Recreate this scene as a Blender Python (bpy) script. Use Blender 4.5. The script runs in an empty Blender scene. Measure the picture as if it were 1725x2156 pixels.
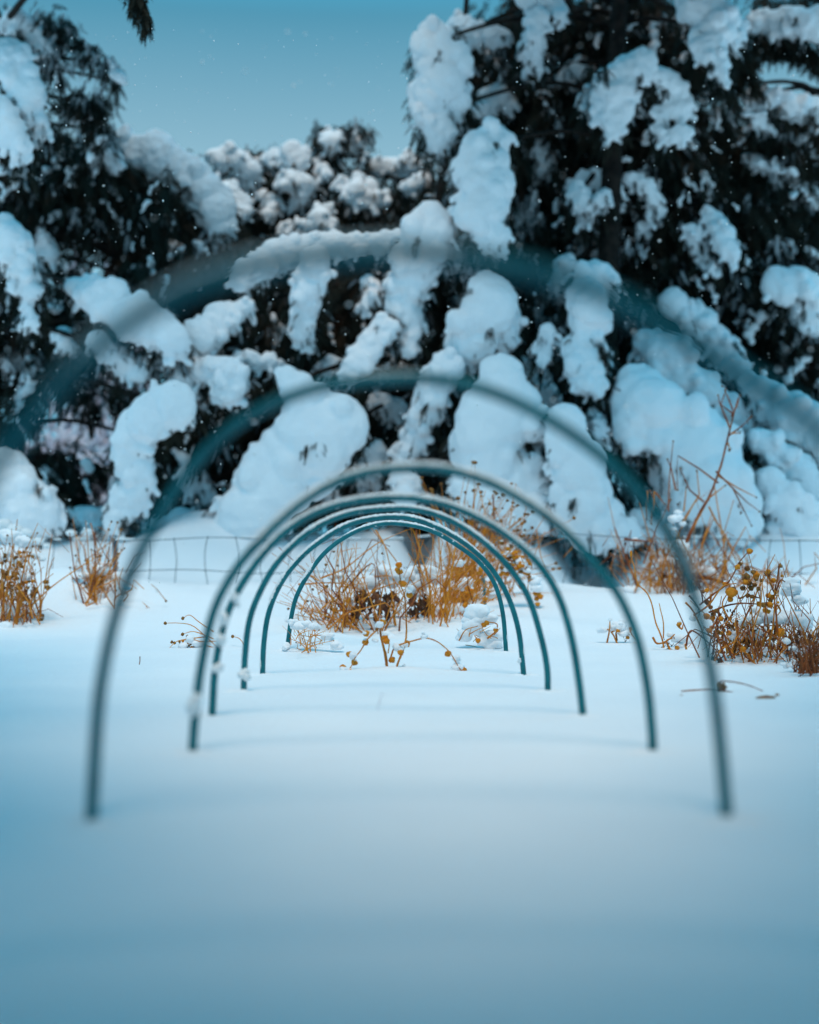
import bpy, math, random
import numpy as np
from mathutils import Vector, noise
R = math.radians
sc = bpy.context.scene
C = sc.collection
rnd = random.Random(7)
rng = np.random.default_rng(7)

# ------------------------------------------------------------------ camera, sky, sun, exposure
F, W2, H2, HZ = 2994.0, 862.5, 1078.0, 1208.0     # focal length and frame in units of the 1725 x 2156 view
CH = 0.23                                          # camera height above the near snow
TH = math.atan((HZ - H2) / F)
cd = bpy.data.cameras.new('camera'); cam = bpy.data.objects.new('camera', cd); C.objects.link(cam)
cam.location = (0, 0, CH); cam.rotation_euler = (R(90) + TH, 0, 0)
cd.sensor_fit = 'VERTICAL'; cd.sensor_height = 36; cd.sensor_width = 28.8; cd.lens = 50
cd.clip_start = 0.02; cd.clip_end = 2000
cd.dof.use_dof = True; cd.dof.focus_distance = 3.75; cd.dof.aperture_fstop = 2.05; cd.dof.aperture_blades = 0
sc.camera = cam
SUN_EL, SUN_AZ = 66, -4       # degrees; azimuth measured from straight behind the camera towards its left
w = bpy.data.worlds.new('World'); sc.world = w; w.use_nodes = True
nt = w.node_tree; nt.nodes.clear()
N = nt.nodes.new; L = nt.links.new
out = N('ShaderNodeOutputWorld'); bg = N('ShaderNodeBackground'); L(bg.outputs[0], out.inputs[0])
sky = N('ShaderNodeTexSky'); sky.sky_type = 'NISHITA'; sky.sun_disc = False
sky.sun_elevation = R(SUN_EL); sky.sun_rotation = R(180 + SUN_AZ); sky.dust_density = 4; sky.air_density = 1.4
tc = N('ShaderNodeTexCoord'); sep = N('ShaderNodeSeparateXYZ'); L(tc.outputs['Generated'], sep.inputs[0])
ramp = N('ShaderNodeValToRGB'); L(sep.outputs[2], ramp.inputs[0])
cr = ramp.color_ramp
cr.elements[0].position = 0.0; cr.elements[0].color = (1.6, 6.3, 9.2, 1)
cr.elements[1].position = 1.0; cr.elements[1].color = (0.05, 7.6, 12.6, 1)
for p_, c_ in ((0.17, (2.4, 6.5, 8.8, 1)), (0.44, (.2, 6.2, 10.2, 1)), (0.25, (3.95, 6.7, 8.2, 1)), (0.37, (1.0, 3.75, 5.5, 1)), (0.6, (0.10, 7.0, 11.6, 1))):
    e = cr.elements.new(p_); e.color = c_
mixn = N('ShaderNodeMixRGB'); mixn.inputs[0].default_value = 0.96
L(sky.outputs[0], mixn.inputs[1]); L(ramp.outputs[0], mixn.inputs[2]); L(mixn.outputs[0], bg.inputs[0])
bg.inputs[1].default_value = 0.085
sd = bpy.data.lights.new('sun', 'SUN'); so = bpy.data.objects.new('sun', sd); C.objects.link(so)
sd.energy = 2.1; sd.angle = R(20); sd.color = (1.0, 0.815, 0.66)
so.rotation_euler = (R(90 - SUN_EL), 0, R(SUN_AZ)); so.location = (0, -5, 8)
vs = sc.view_settings; sc.display_settings.display_device = 'sRGB'
vs.view_transform = 'Standard'; vs.look = 'None'; vs.exposure = 0; vs.gamma = 1
cy = sc.cycles; cy.use_denoising = True; cy.max_bounces = 6; cy.diffuse_bounces = 4; cy.transparent_max_bounces = 8

# ------------------------------------------------------------------ helpers
ct, st = math.cos(TH), math.sin(TH)
def P(px, py, Y):
    rx = (px - W2) / F; up = (H2 - py) / F
    dy = ct - up * st; dz = st + up * ct
    return np.array((rx * Y / dy, Y, CH + dz * Y / dy))
def sm(a, b, x):
    t = min(1, max(0, (x - a) / (b - a))); return t * t * (3 - 2 * t)
def fbm(x, y, s, seed=0.0, o=3):
    v, a = 0, 1
    for _ in range(o):
        v += a * noise.noise(Vector((x * s, y * s, seed))); s *= 2.1; a *= 0.5
    return v
BUMPS = [(-1.35, 5.2, .55, .30, .10), (-0.55, 5.0, .35, .3, .03), (0.1, 4.75, .6, .35, .035), (0.62, 5.2, .35, .3, .05),
         (1.45, 5.0, .5, .45, .06), (-.28, 4.1, .18, .16, .035), (1.2, 4.4, .35, .2, .035), (-.9, 5.6, .5, .3, .03),
         (-.02, 3.36, .12, .06, .012), (-1.9, 5.6, .5, .5, .06), (1.02, 5.75, .45, .25, .07), (-1.15, 5.25, .22, .18, .04), (.3, 6.0, .4, .25, .06), (-.45, 6.15, .5, .25, .05), (1.75, 5.9, .35, .3, .08), (-1.35, 6.1, .4, .25, .07), (1.6, 4.2, .35, .25, .03), (.75, 6.2, .3, .2, .05), (.05, 6.9, .07, .5, -.22), (.84, 6.6, .15, .6, -.32), (.34, 4.5, .25, .16, .03)]
def G(x, y):
    z = .035 * sm(3.3, 4.3, y) + .115 * sm(4.2, 5.9, y) + .31 * sm(6.05, 6.8, y) + .11 * sm(6.0, 6.5, y) * noise.noise(Vector((x * 2.3, y * 1.5, 4.4))) + .3 * sm(8, 30, y)
    for bx, by, sx, sy, h in BUMPS:
        d = ((x - bx) / sx) ** 2 + ((y - by) / sy) ** 2
        if d < 6: z += h * math.exp(-d)
    z += .012 * fbm(x, y, .9, 3.3, 2) * (0.35 + sm(2, 5, y)) + .05 * sm(6, 8, y) * fbm(x, y, 1.1, 8.1)
    z += .004 * sm(3, 4.5, y) * fbm(x, y, 5, 1.7, 2)
    if .4 < y < 6 and abs(x) < 3: z += .0022 * fbm(x, y, 4.2, 6.6, 3)
    return z

def mat(name, col, rough=.8, var=None, scale=20, bump=0, bscale=60, sss=0, spec=.3, trans=0):
    m = bpy.data.materials.new(name); m.use_nodes = True
    t = m.node_tree; b = t.nodes['Principled BSDF']
    b.inputs['Base Color'].default_value = (*col, 1); b.inputs['Roughness'].default_value = rough
    b.inputs['Specular IOR Level'].default_value = spec
    if sss:
        b.inputs['Subsurface Weight'].default_value = sss; b.inputs['Subsurface Radius'].default_value = (.4, .7, 1.0)
        b.inputs['Subsurface Scale'].default_value = .02
    tcn = t.nodes.new('ShaderNodeTexCoord')
    if var:
        n = t.nodes.new('ShaderNodeTexNoise'); n.inputs['Scale'].default_value = scale; n.inputs['Detail'].default_value = 4
        t.links.new(tcn.outputs['Object'], n.inputs['Vector'])
        rp = t.nodes.new('ShaderNodeValToRGB'); rp.color_ramp.elements[0].position = .38; rp.color_ramp.elements[1].position = .64
        rp.color_ramp.elements[0].color = (*col, 1); rp.color_ramp.elements[1].color = (*var, 1)
        t.links.new(n.outputs['Fac'], rp.inputs[0]); t.links.new(rp.outputs[0], b.inputs['Base Color'])
    if bump:
        n2 = t.nodes.new('ShaderNodeTexNoise'); n2.inputs['Scale'].default_value = bscale; n2.inputs['Detail'].default_value = 5
        t.links.new(tcn.outputs['Object'], n2.inputs['Vector'])
        bn = t.nodes.new('ShaderNodeBump'); bn.inputs['Strength'].default_value = bump; bn.inputs['Distance'].default_value = .01
        t.links.new(n2.outputs['Fac'], bn.inputs['Height']); t.links.new(bn.outputs[0], b.inputs['Normal'])
    if trans:
        b.inputs['Transmission Weight'].default_value = 0
        tr = t.nodes.new('ShaderNodeBsdfTranslucent'); tr.inputs[0].default_value = (*col, 1)
        mx = t.nodes.new('ShaderNodeMixShader'); mx.inputs[0].default_value = trans
        t.links.new(b.outputs[0], mx.inputs[1]); t.links.new(tr.outputs[0], mx.inputs[2])
        t.links.new(mx.outputs[0], t.nodes['Material Output'].inputs[0])
    return m
M = dict(
    snow=mat('snow', (.84, .87, .90), .75, (.88, .90, .92), 6, .35, 45, 0),
    gsnow=mat('ground_snow', (.84, .87, .90), .8, (.88, .90, .92), 3, .45, 70, 0),
    ice=mat('frost', (.80, .86, .88), .45, (.90, .93, .94), 60, .6, 200, 0, .5),
    hoop=mat('green_coated_steel', (.0005, .12, .145), .5, (.002, .16, .19), 35, .25, 160, 0, .3),
    fol=mat('conifer_needles', (.010, .015, .011), .8, (.024, .022, .014), 5, 0, 60, 0, .2),
    folb=mat('old_needles', (.04, .022, .012), .8, (.02, .018, .012), 7),
    folw=mat('snow_dusted_needles', (.12, .14, .15), .8, (.50, .54, .57), 14, 0, 60, 0, .1),
    bark=mat('bark', (.012, .010, .009), .95, (.03, .022, .018), 22, .8, 40, 0, .2),
    stem=mat('dry_stem', (.46, .13, .012), .7, (.66, .25, .03), 30, .3, 120),
    stemd=mat('brown_stem', (.17, .035, .010), .75, (.36, .10, .02), 25, .3, 120),
    straw=mat('golden_straw', (.76, .25, .014), .65, (.85, .36, .04), 30, .3, 120, trans=.25),
    pod=mat('seed_capsule', (.85, .27, .010), .6, (.92, .42, .04), 90, .6, 250, trans=.3),
    podd=mat('dark_seed_head', (.15, .055, .015), .8, (.36, .16, .03), 120, .6, 250),
    leafd=mat('withered_leaf', (.06, .022, .018), .85, (.22, .09, .03), 40, .5, 120),
    wire=mat('galvanised_wire', (.05, .085, .11), .5, (.11, .15, .18), 30),
    frost=mat('frosted_twig', (.70, .70, .75), .8, (.55, .45, .50), 6),
)
class MB:
    def __init__(s): s.v = []; s.f = []; s.m = []; s.n = 0
    def add(s, v, f, mi=0):
        v = np.asarray(v, float); f = np.asarray(f, int)
        s.v.append(v); s.f.append(f + s.n); s.m.append(np.full(len(f), mi)); s.n += len(v)
    def tube(s, pts, rad, sides=6, mi=0, jit=0, cap=True):
        pts = np.asarray(pts, float); n = len(pts)
        rad = np.full(n, rad) if np.isscalar(rad) else np.asarray(rad, float)
        T = np.gradient(pts, axis=0); T /= np.linalg.norm(T, axis=1)[:, None] + 1e-12
        ref = np.array((0, 1, .13)) if abs(T[0][1]) < .8 else np.array((1, 0, .1))
        A = np.cross(T, ref); A /= np.linalg.norm(A, axis=1)[:, None] + 1e-12
        B = np.cross(T, A)
        th = np.arange(sides) * 2 * math.pi / sides
        rr = rad[:, None] * (1 + jit * rng.standard_normal((n, sides)))
        v = pts[:, None, :] + rr[..., None] * (np.cos(th)[None, :, None] * A[:, None, :] + np.sin(th)[None, :, None] * B[:, None, :])
        v = v.reshape(-1, 3)
        i = np.arange(n - 1)[:, None] * sides; j = np.arange(sides)[None]; j2 = (j + 1) % sides
        f = np.stack([i + j, i + j2, i + sides + j2, i + sides + j], -1).reshape(-1, 4)
        s.add(v, f, mi)
        if cap:
            for k, c in ((0, pts[0] - T[0] * rad[0] * .3), (n - 1, pts[-1] + T[-1] * rad[-1] * .3)):
                s.add(np.vstack([v[k * sides:(k + 1) * sides], c]), [(a, (a + 1) % sides, sides, sides) for a in range(sides)], mi)
    def ball(s, c, r, mi=0, jit=0, sub=1, sq=(1, 1, 1)):
        v, f = ICO[sub]
        v = v * (1 + jit * rng.standard_normal((len(v), 1)))
        s.add(np.asarray(c) + v * r * np.array(sq), f, mi)
    def build(s, name, mats, parent=None, base=(0, 0, 0), smooth=True):
        V = np.vstack(s.v) - np.asarray(base); Fc = np.vstack(s.f); mi = np.concatenate(s.m)
        me = bpy.data.meshes.new(name)
        tri = Fc[:, 2] == Fc[:, 3]
        cnt = np.where(tri, 3, 4); tot = int(cnt.sum())
        me.vertices.add(len(V)); me.vertices.foreach_set('co', V.ravel())
        me.loops.add(tot); me.polygons.add(len(Fc))
        mask = np.ones((len(Fc), 4), bool); mask[tri, 3] = False
        me.loops.foreach_set('vertex_index', Fc[mask].astype(np.int32))
        me.polygons.foreach_set('loop_start', (np.cumsum(cnt) - cnt).astype(np.int32))
        for m_ in (mats if isinstance(mats, (list, tuple)) else [mats]): me.materials.append(m_)
        me.polygons.foreach_set('material_index', mi.astype(np.int32))
        me.polygons.foreach_set('use_smooth', np.full(len(Fc), smooth))
        me.update(calc_edges=True); me.validate()
        o = bpy.data.objects.new(name, me); C.objects.link(o); o.parent = parent
        return o
def ico(n):
    import bmesh
    bm = bmesh.new(); bmesh.ops.create_icosphere(bm, subdivisions=n, radius=1)
    v = np.array([x.co[:] for x in bm.verts]); f = np.array([[q.index for q in p.verts] + [p.verts[2].index] for p in bm.faces])
    bm.free(); return v, f
ICO = {1: ico(1), 2: ico(2), 3: ico(3)}
def spline(pts, n):
    """Catmull-Rom through pts (k x d), n samples per span."""
    p = np.asarray(pts, float); p = np.vstack([2 * p[0] - p[1], p, 2 * p[-1] - p[-2]]); o = []
    for i in range(1, len(p) - 2):
        for t in np.linspace(0, 1, n, endpoint=False):
            a, b, c, d = p[i - 1], p[i], p[i + 1], p[i + 2]
            o.append(.5 * (2 * b + (c - a) * t + (2 * a - 5 * b + 4 * c - d) * t * t + (3 * b - a - 3 * c + d) * t ** 3))
    o.append(p[-2]); return np.array(o)
def thing(name, label, cat, loc, group=None, kind=None):
    o = bpy.data.objects.new(name, None); C.objects.link(o); o.location = loc; o.empty_display_size = .1
    return tag(o, label, cat, group, kind)
def tag(o, label, cat, group=None, kind=None):
    o['label'] = label; o['category'] = cat
    if group: o['group'] = group
    if kind: o['kind'] = kind
    return o
def snowify(o, vox, disp=.02, dscale=.09, smooth=3):
    m = o.modifiers.new('r', 'REMESH'); m.mode = 'VOXEL'; m.voxel_size = vox; m.use_smooth_shade = True
    s_ = o.modifiers.new('s', 'SMOOTH'); s_.factor = .6; s_.iterations = smooth
    if disp:
        for q, (sc_, st_) in enumerate(((dscale, disp), (dscale * .36, disp * .22))):
            key = 'clouds%.3f' % sc_
            t = bpy.data.textures.get(key) or bpy.data.textures.new(key, 'CLOUDS'); t.noise_scale = sc_; t.noise_depth = 2
            d = o.modifiers.new('d', 'DISPLACE'); d.texture = t; d.strength = st_; d.mid_level = .5; d.texture_coords = 'GLOBAL'
    return o

# ------------------------------------------------------------------ ground
def make_ground():
    xs = np.concatenate([-(np.geomspace(3.2, 400, 26)[::-1]), np.linspace(-3.1, 3.1, 230), np.geomspace(3.2, 400, 26)])
    ys = np.concatenate([-(np.geomspace(.4, 200, 18)[::-1]), np.linspace(-.35, 9, 340), np.geomspace(9.2, 600, 26)])
    V = [(x, y, G(x, y)) for y in ys for x in xs]
    nx = len(xs); i = np.arange(len(ys) - 1)[:, None] * nx; j = np.arange(nx - 1)[None]
    f = np.stack([i + j, i + j + 1, i + nx + j + 1, i + nx + j], -1).reshape(-1, 4)
    b = MB(); b.add(V, f); o = b.build('ground', M['gsnow']); o['kind'] = 'structure'
make_ground()

# ------------------------------------------------------------------ garden hoops
HOOPS = [
 (0.78, [(-125, 2090), (-125, 1960), (-118, 1700), (-105, 1450), (-80, 1200), (-35, 1030), (10, 950), (65, 880), (135, 795), (220, 718), (305, 655), (400, 602), (500, 566), (620, 543), (740, 530), (860, 528), (1000, 543), (1120, 568), (1240, 604), (1340, 650), (1430, 703), (1530, 768), (1630, 832), (1725, 905), (1790, 1010), (1830, 1200), (1845, 1450), (1852, 1700), (1860, 1960), (1862, 2090)],
  'nearest green hoop, out of focus, arching across the whole frame'),
 (1.345, [(193, 1728), (199, 1600), (207, 1480), (222, 1380), (245, 1285), (285, 1180), (330, 1090), (385, 1005), (440, 940), (510, 882), (590, 840), (680, 810), (770, 797), (860, 793), (930, 797), (1000, 811), (1080, 840), (1160, 882), (1240, 936), (1310, 995), (1375, 1070), (1430, 1160), (1465, 1260), (1487, 1350), (1505, 1450), (1518, 1570), (1530, 1713)],
  'tall green hoop with the widest pair of legs seen standing in snow'),
 (1.86, [(405, 1590), (412, 1500), (425, 1400), (450, 1290), (490, 1210), (540, 1148), (610, 1080), (680, 1030), (760, 998), (860, 986), (940, 990), (1020, 1012), (1100, 1053), (1180, 1110), (1245, 1180), (1300, 1250), (1340, 1340), (1362, 1440), (1372, 1530), (1376, 1600)],
  'pale green hoop third from the camera, snow lump low on its left leg'),
 (2.30, [(447, 1505), (452, 1420), (463, 1350), (480, 1290), (510, 1230), (560, 1160), (620, 1105), (690, 1070), (770, 1052), (850, 1048), (930, 1060), (1010, 1092), (1080, 1137), (1140, 1195), (1180, 1265), (1205, 1350), (1220, 1440), (1228, 1507)],
  'frosted green hoop whose left leg is broken up by clinging snow patches'),
 (2.80, [(513, 1474), (516, 1384), (525, 1309), (545, 1252), (580, 1190), (624, 1142), (672, 1107), (729, 1083), (791, 1073), (870, 1072), (945, 1094), (1011, 1135), (1068, 1190), (1112, 1256), (1139, 1340), (1152, 1406), (1154, 1465)],
  'green hoop with a snow collar near its left foot, third from the back'),
 (3.26, [(553, 1424), (556, 1353), (567, 1287), (593, 1226), (633, 1175), (677, 1138), (729, 1107), (791, 1091), (857, 1090), (914, 1107), (976, 1142), (1029, 1190), (1068, 1252), (1092, 1327), (1103, 1420)],
  'sharp green hoop, second smallest, thick frost along its crown with a hanging snow crumb'),
 (3.88, [(608, 1342), (615, 1292), (628, 1248), (659, 1195), (694, 1155), (747, 1120), (804, 1103), (861, 1105), (914, 1120), (967, 1151), (1011, 1186), (1042, 1230), (1059, 1292), (1066, 1375)],
  'smallest and farthest green hoop framing the golden plants'),
]
CRUST = [(.26, .58), (.40, .58), (.24, .74), (.22, .76), (.24, .74), (.18, .74), (.3, .62)]
for hi, (Y, px, lab) in enumerate(HOOPS):
    pts = [P(x, y, Y) for x, y in px]
    for e, nxt in ((0, 1), (-1, -2)):
        d = pts[e] - pts[nxt]; d /= np.linalg.norm(d)
        pts.insert(0, pts[0] + d * .09) if e == 0 else pts.append(pts[-1] + d * .09)
    lean = rng.uniform(-.03, .03)
    c = spline(pts, 8); g0 = G(c[0][0], Y)
    c[:, 1] += (c[:, 2] - g0) * lean
    base = np.array(((c[0][0] + c[-1][0]) / 2, Y, g0))
    t = thing('garden_hoop', lab, 'hoop', base, 'green garden hoops planted in a row in the snow')
    rt = .0061
    b = MB(); b.tube(c, rt, 14); b.build('hoop_tube', M['hoop'], t, base)
    # snow lying along the crown and stuck to the legs
    n = len(c); T = np.gradient(c, axis=0); T /= np.linalg.norm(T, axis=1)[:, None]
    ds = np.concatenate([[0], np.cumsum(np.linalg.norm(np.diff(c, axis=0), axis=1))]); s_ = ds / ds[-1]
    fine = np.linspace(0, ds[-1], int(ds[-1] / .0025)); cf = np.stack([np.interp(fine, ds, c[:, k]) for k in range(3)], 1)
    Tf = np.gradient(cf, axis=0); Tf /= np.linalg.norm(Tf, axis=1)[:, None]
    sf = fine / ds[-1]; nrm = np.stack([-Tf[:, 2], Tf[:, 1] * 0, Tf[:, 0]], 1)
    nrm *= np.where(nrm[:, 2:3] < 0, -1, 1)
    upn = nrm * .9 + np.array((0, -.18, .35)); upn /= np.linalg.norm(upn, axis=1)[:, None]
    a0, a1 = CRUST[hi]
    r = np.zeros(len(cf))
    for i in range(len(cf)):
        s0 = sf[i]; env = sm(a0, a0 + .1, s0) * (1 - sm(a1 - .1, a1, s0))
        v = .55 + .5 * fbm(fine[i] * 30, hi * 3.1, 1, 2.2, 3)
        leg = max(0, fbm(fine[i] * 14, hi * 7.7 + 5, 1, 9.2, 2) - ((.12 if hi == 3 else .36) if s0 < .5 else .55)) * 2.6
        r[i] = rt * (env * (.50 + .36 * v) * (.62 if hi < 2 else 1) + (1 - env) * min(.85, leg) * (0 if (s0 < .06 and hi not in (4,)) or s0 > .9 else 1))
    mb = MB(); i = 0
    while i < len(cf):
        if r[i] > rt * .12:
            j = i
            while j < len(cf) - 1 and r[j] > rt * .12: j += 1
            if j - i > 5:
                seg = slice(i, j); rr = r[seg].copy(); rr[0] = rr[-1] = rt * .05
                legside = (1 - abs(nrm[seg][:, 2:3])) > .75
                off = upn[seg] * (rt * .74)
                mq = MB(); mq.tube(cf[seg] + off, rr * 1.05, 9, 0, .13); mq.build('snow_crust', M['ice'], t, base)
            i = j
        i += 1
    def lump(s0, rad, dx=0, dz=0, k=5):
        mb = MB()
        q = cf[int(s0 * (len(cf) - 1))]
        for _ in range(k):
            mb.ball(q + np.array((dx + rng.uniform(-1, 1) * rad * .6, -rt * .5 + rng.uniform(-1, 1) * rad * .3, dz + rng.uniform(-1, 1) * rad)), rad * rng.uniform(.6, 1), 0, .08, 2)
        snowify(mb.build('snow_lump', M['ice'], t, base), rad * .16, rad * .4, rad * .8, 2)
    if hi == 2: lump(.125, .009, -.002)
    if hi == 4: lump(.115, .009, .001, 0, 7)
    if hi == 5: lump(.585, .0028, .0, -.009, 4); lump(.60, .002, 0, -.015, 3); lump(.625, .002, 0, -.012, 2); lump(.9, .005, -.006, 0, 4)
    if hi == 3: [lump(q, .008, .002, 0, 4) for q in (.14, .17, .2, .23)]
    # small dimples and crumbs of snow where the legs enter the surface
    for e in (0, -1):
        k_ = int(np.argmin(np.abs((c[:len(c) // 2] if e == 0 else c[len(c) // 2:])[:, 2] - G(c[e][0], Y)))) + (0 if e == 0 else len(c) // 2)
        q = c[k_]; mq = MB()
        for _ in range(9):
            an = rng.uniform(0, 6.28); dd = rng.uniform(.008, .03)
            mq.ball((q[0] + math.cos(an) * dd, q[1] + math.sin(an) * dd, G(q[0], q[1]) - .003), rng.uniform(.008, .018), 0, .03, 2, (1.2, 1.1, .42))
        snowify(mq.build('snow_collar', M['gsnow'], t, base), .0025, .004, .012, 2)
# short stake behind
a = P(1016, 1212, 4.75); b_ = P(1023, 1275, 4.75)
b = MB(); b.tube(spline([a, (a + b_) / 2 + (.001, 0, 0), b_ - (0, 0, .1)], 6), .0055, 10)
tag(b.build('garden_stake', M['hoop']), 'short green stake standing in the snow behind the smallest hoop', 'stake')

# ------------------------------------------------------------------ conifers under snow
def spray_template(n=9, seed=0):
    """a flat feathery spray, 1 unit long along +X, as narrow blades"""
    r_ = np.random.default_rng(seed); V = []; Fq = []
    def blade(p, d, l, wd):
        d = d / np.linalg.norm(d); s_ = np.cross(d, (r_.uniform(-.5, .5), r_.uniform(-.3, .3), 1)); s_ /= np.linalg.norm(s_)
        k = len(V); V.extend([p - s_ * wd * .4, p + d * l * .45 - s_ * wd, p + d * l, p + d * l * .45 + s_ * wd]); Fq.append((k, k + 1, k + 2, k + 3))
    for i in range(n):
        t = (i + .3) / n; p = np.array((t * .82, 0, -.12 * t * t))
        for sgn in (-1, 1):
            d = np.array((.75, sgn * r_.uniform(.45, 1.0), r_.uniform(-.35, .25)))
            blade(p, d, .30 * (1.15 - t * .7) * r_.uniform(.7, 1.25), .036)
    blade(np.array((.7, 0, -.08)), np.array((1, 0, -.2)), .34, .04)
    blade(np.array((0, 0, 0)), np.array((1, 0, -.05)), .8, .02)
    return np.array(V), np.array(Fq)
SPR = [spray_template(8, k) for k in range(4)]
def add_sprays(mb, pos, dirs, size, mi=1):
    """pos, dirs: (n,3); one spray at each"""
    n = len(pos)
    if n == 0: return
    X = dirs / (np.linalg.norm(dirs, axis=1)[:, None] + 1e-9)
    rv = rng.standard_normal((n, 3)); Yv = np.cross(X, rv); Yv /= np.linalg.norm(Yv, axis=1)[:, None] + 1e-9
    Z = np.cross(X, Yv); which = rng.integers(0, 4, n)
    for k in range(4):
        idx = np.where(which == k)[0]
        if len(idx) == 0: continue
        V, Fq = SPR[k]; s_ = size[idx][:, None, None]
        v = pos[idx][:, None] + s_ * (V[None, :, 0:1] * X[idx][:, None] + V[None, :, 1:2] * Yv[idx][:, None] + V[None, :, 2:3] * Z[idx][:, None])
        v[..., 2] -= (s_[..., 0] * .35) * (V[None, :, 0] ** 2)
        f = Fq[None] + (np.arange(len(idx)) * len(V))[:, None, None]
        mb.add(v.reshape(-1, 3), f.reshape(-1, 4), mi)
def limb(mb, a, b, r0, r1):
    a, b = np.asarray(a), np.asarray(b); L_ = np.linalg.norm(b - a)
    m1 = a + (b - a) * .35 + np.array((rng.uniform(-.05, .05) * L_, rng.uniform(-.05, .05) * L_, .10 * L_)); m2 = a + (b - a) * .7 + np.array((0, 0, .07 * L_))
    c = spline([a, m1, m2, b], 4); mb.tube(c, np.linspace(r0, r1, len(c)), 6, 0, .06)
class Tree:
    def __init__(s, name, label, cat, group, px, py, Y, height, lean=0, r=.07):
        s.Y = Y; b = P(px, py, Y); b[2] = G(b[0], Y) - .03
        s.base = b; s.h = height; s.lean = lean; s.r = r
        s.root = thing(name, label, cat, b, group)
        z = np.linspace(0, 1, 14); s.tp = np.stack([b[0] + lean * z ** 1.2 + .03 * np.sin(z * 9), b[1] + .04 * np.sin(z * 7 + 1), b[2] - .1 + height * z], 1)
        m = MB(); m.tube(s.tp, r * (1 - .85 * z) * (1 + .5 * np.exp(-z * 14)), 12, 0, .06)
        for k in range(10):
            q = s.tp[rng.integers(1, 6)]; d = np.array((rng.uniform(-1, 1), rng.uniform(-1, .3), rng.uniform(-.1, .5))); m.tube([q, q + d * .08, q + d * .17 + (0, 0, -.02)], [.012, .008, .003], 5)
        m.build('trunk', M['bark'], s.root, b)
    def at(s, z):
        z = max(s.tp[1][2], min(s.tp[-1][2], z)); return np.array([np.interp(z, s.tp[:, 2], s.tp[:, k]) for k in range(3)])
    def lobe(s, pts, Y=None, dens=1.0, lump=1.0, vox=None, fringe=1.0, back=1.0, up=False, droop=.8):
        """a bough traced as (x, y, radius): limb, sprays below and behind it, snow load on it"""
        Y = Y or s.Y - .5
        p = np.array([[x, y, r_] for x, y, r_ in pts], float)
        c = spline(p, 6) if len(p) > 1 else np.repeat(p, 3, 0) + np.array([[-2, 0, 0], [0, 0, 0], [2, 0, 0]])
        c = c[:: 1]; k = Y / F
        yy = Y + rng.uniform(-.04, .04) + .05 * np.sin(np.linspace(0, 3, len(c)) + rng.uniform(0, 6))
        c3 = np.array([P(q[0], q[1], y_) for q, y_ in zip(c, yy)]); rr = np.maximum(c[:, 2], 3) * k
        ln = np.sum(np.linalg.norm(np.diff(c3, axis=0), axis=1))
        # foliage and limb
        m = MB(); i0 = int(np.argmin(c[:, 1])); a = s.at(c3[i0][2] + .15)
        limb(m, a + (0, .1, 0), c3[i0] + (0, rr[i0] * 1.2, -rr[i0] * .3), .015, .009)
        cb = c3.copy(); cb[:, 1] += rr * .7; cb[:, 2] -= rr * .35
        m.tube(cb, np.maximum(rr * .10, .004), 5)
        area = float(np.sum(rr) / len(rr) * (ln + 2 * rr.mean()))
        n = int(2600 * area * dens * back) + 16
        i = rng.integers(0, len(c3), n)
        ang = rng.uniform(0, 2 * math.pi, n); q = np.sqrt(rng.uniform(.0, 1, n)) * 1.18
        off = np.stack([np.cos(ang) * q * rr[i], rng.uniform(.15, 1.5, n) * rr[i] + .02, (np.sin(ang) * q - .22) * rr[i]], 1)
        d = np.stack([np.cos(ang) * .8, rng.uniform(-.6, .5, n), np.sin(ang) * .5 - .8], 1)
        add_sprays(m, c3[i] + off, d, rng.uniform(.05, .11, n), 1)
        n = int(650 * area * dens * fringe) + 5            # sprays poking out from under the snow
        i = rng.integers(0, len(c3), n); ang = rng.normal(-math.pi / 2, .95, n); q = rng.uniform(.72, .98, n)
        off = np.stack([np.cos(ang) * q * rr[i], rng.uniform(-.35, .3, n) * rr[i], np.sin(ang) * q * rr[i]], 1)
        d = np.stack([np.cos(ang), rng.uniform(-.5, .1, n), np.sin(ang) * .8 - .45], 1)
        add_sprays(m, c3[i] + off, d, rng.uniform(.035, .075, n), 1)
        n = int(130 * area * dens) + 3                     # a few tips showing through the front of the load
        kc = max(1, n // 9); w_ = rng.integers(0, kc, n); i = np.clip(rng.integers(0, len(c3), kc)[w_] + rng.integers(-1, 2, n), 0, len(c3) - 1)
        ang = rng.normal(-math.pi / 2, 1.2, kc)[w_] + rng.normal(0, .12, n); q = np.clip(rng.uniform(.35, .9, kc)[w_] + rng.normal(0, .07, n), .2, .95)
        off = np.stack([np.cos(ang) * q * rr[i], -(.66 * np.sqrt(1 - q * q) + .02) * rr[i], np.sin(ang) * q * rr[i]], 1)
        add_sprays(m, c3[i] + off, np.stack([np.cos(ang) * .5, np.full(n, -.45), -np.ones(n)], 1), rng.uniform(.03, .055, n), 1)
        n = int(420 * area * dens) + 4           # snow dusted sprays where the load thins out
        i = rng.integers(0, len(c3), n); ang = rng.normal(-math.pi / 2, 1.3, n); q = rng.uniform(.80, 1.22, n)
        off = np.stack([np.cos(ang) * q * rr[i], rng.uniform(-.15, .5, n) * rr[i], np.sin(ang) * q * rr[i] - .005], 1)
        d = np.stack([np.cos(ang), rng.uniform(-.4, .2, n), np.sin(ang) * .8 - .6], 1)
        add_sprays(m, c3[i] + off, d, rng.uniform(.03, .065, n), 2)
        bo = m.build('bough', [M['bark'], M['fol'], M['folw']], s.root, s.base)
        # snow load
        sn = MB(); step = max(1, int(len(c3) / (ln / (rr.mean() * .4) + 3))); rm = rr.mean()
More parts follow.
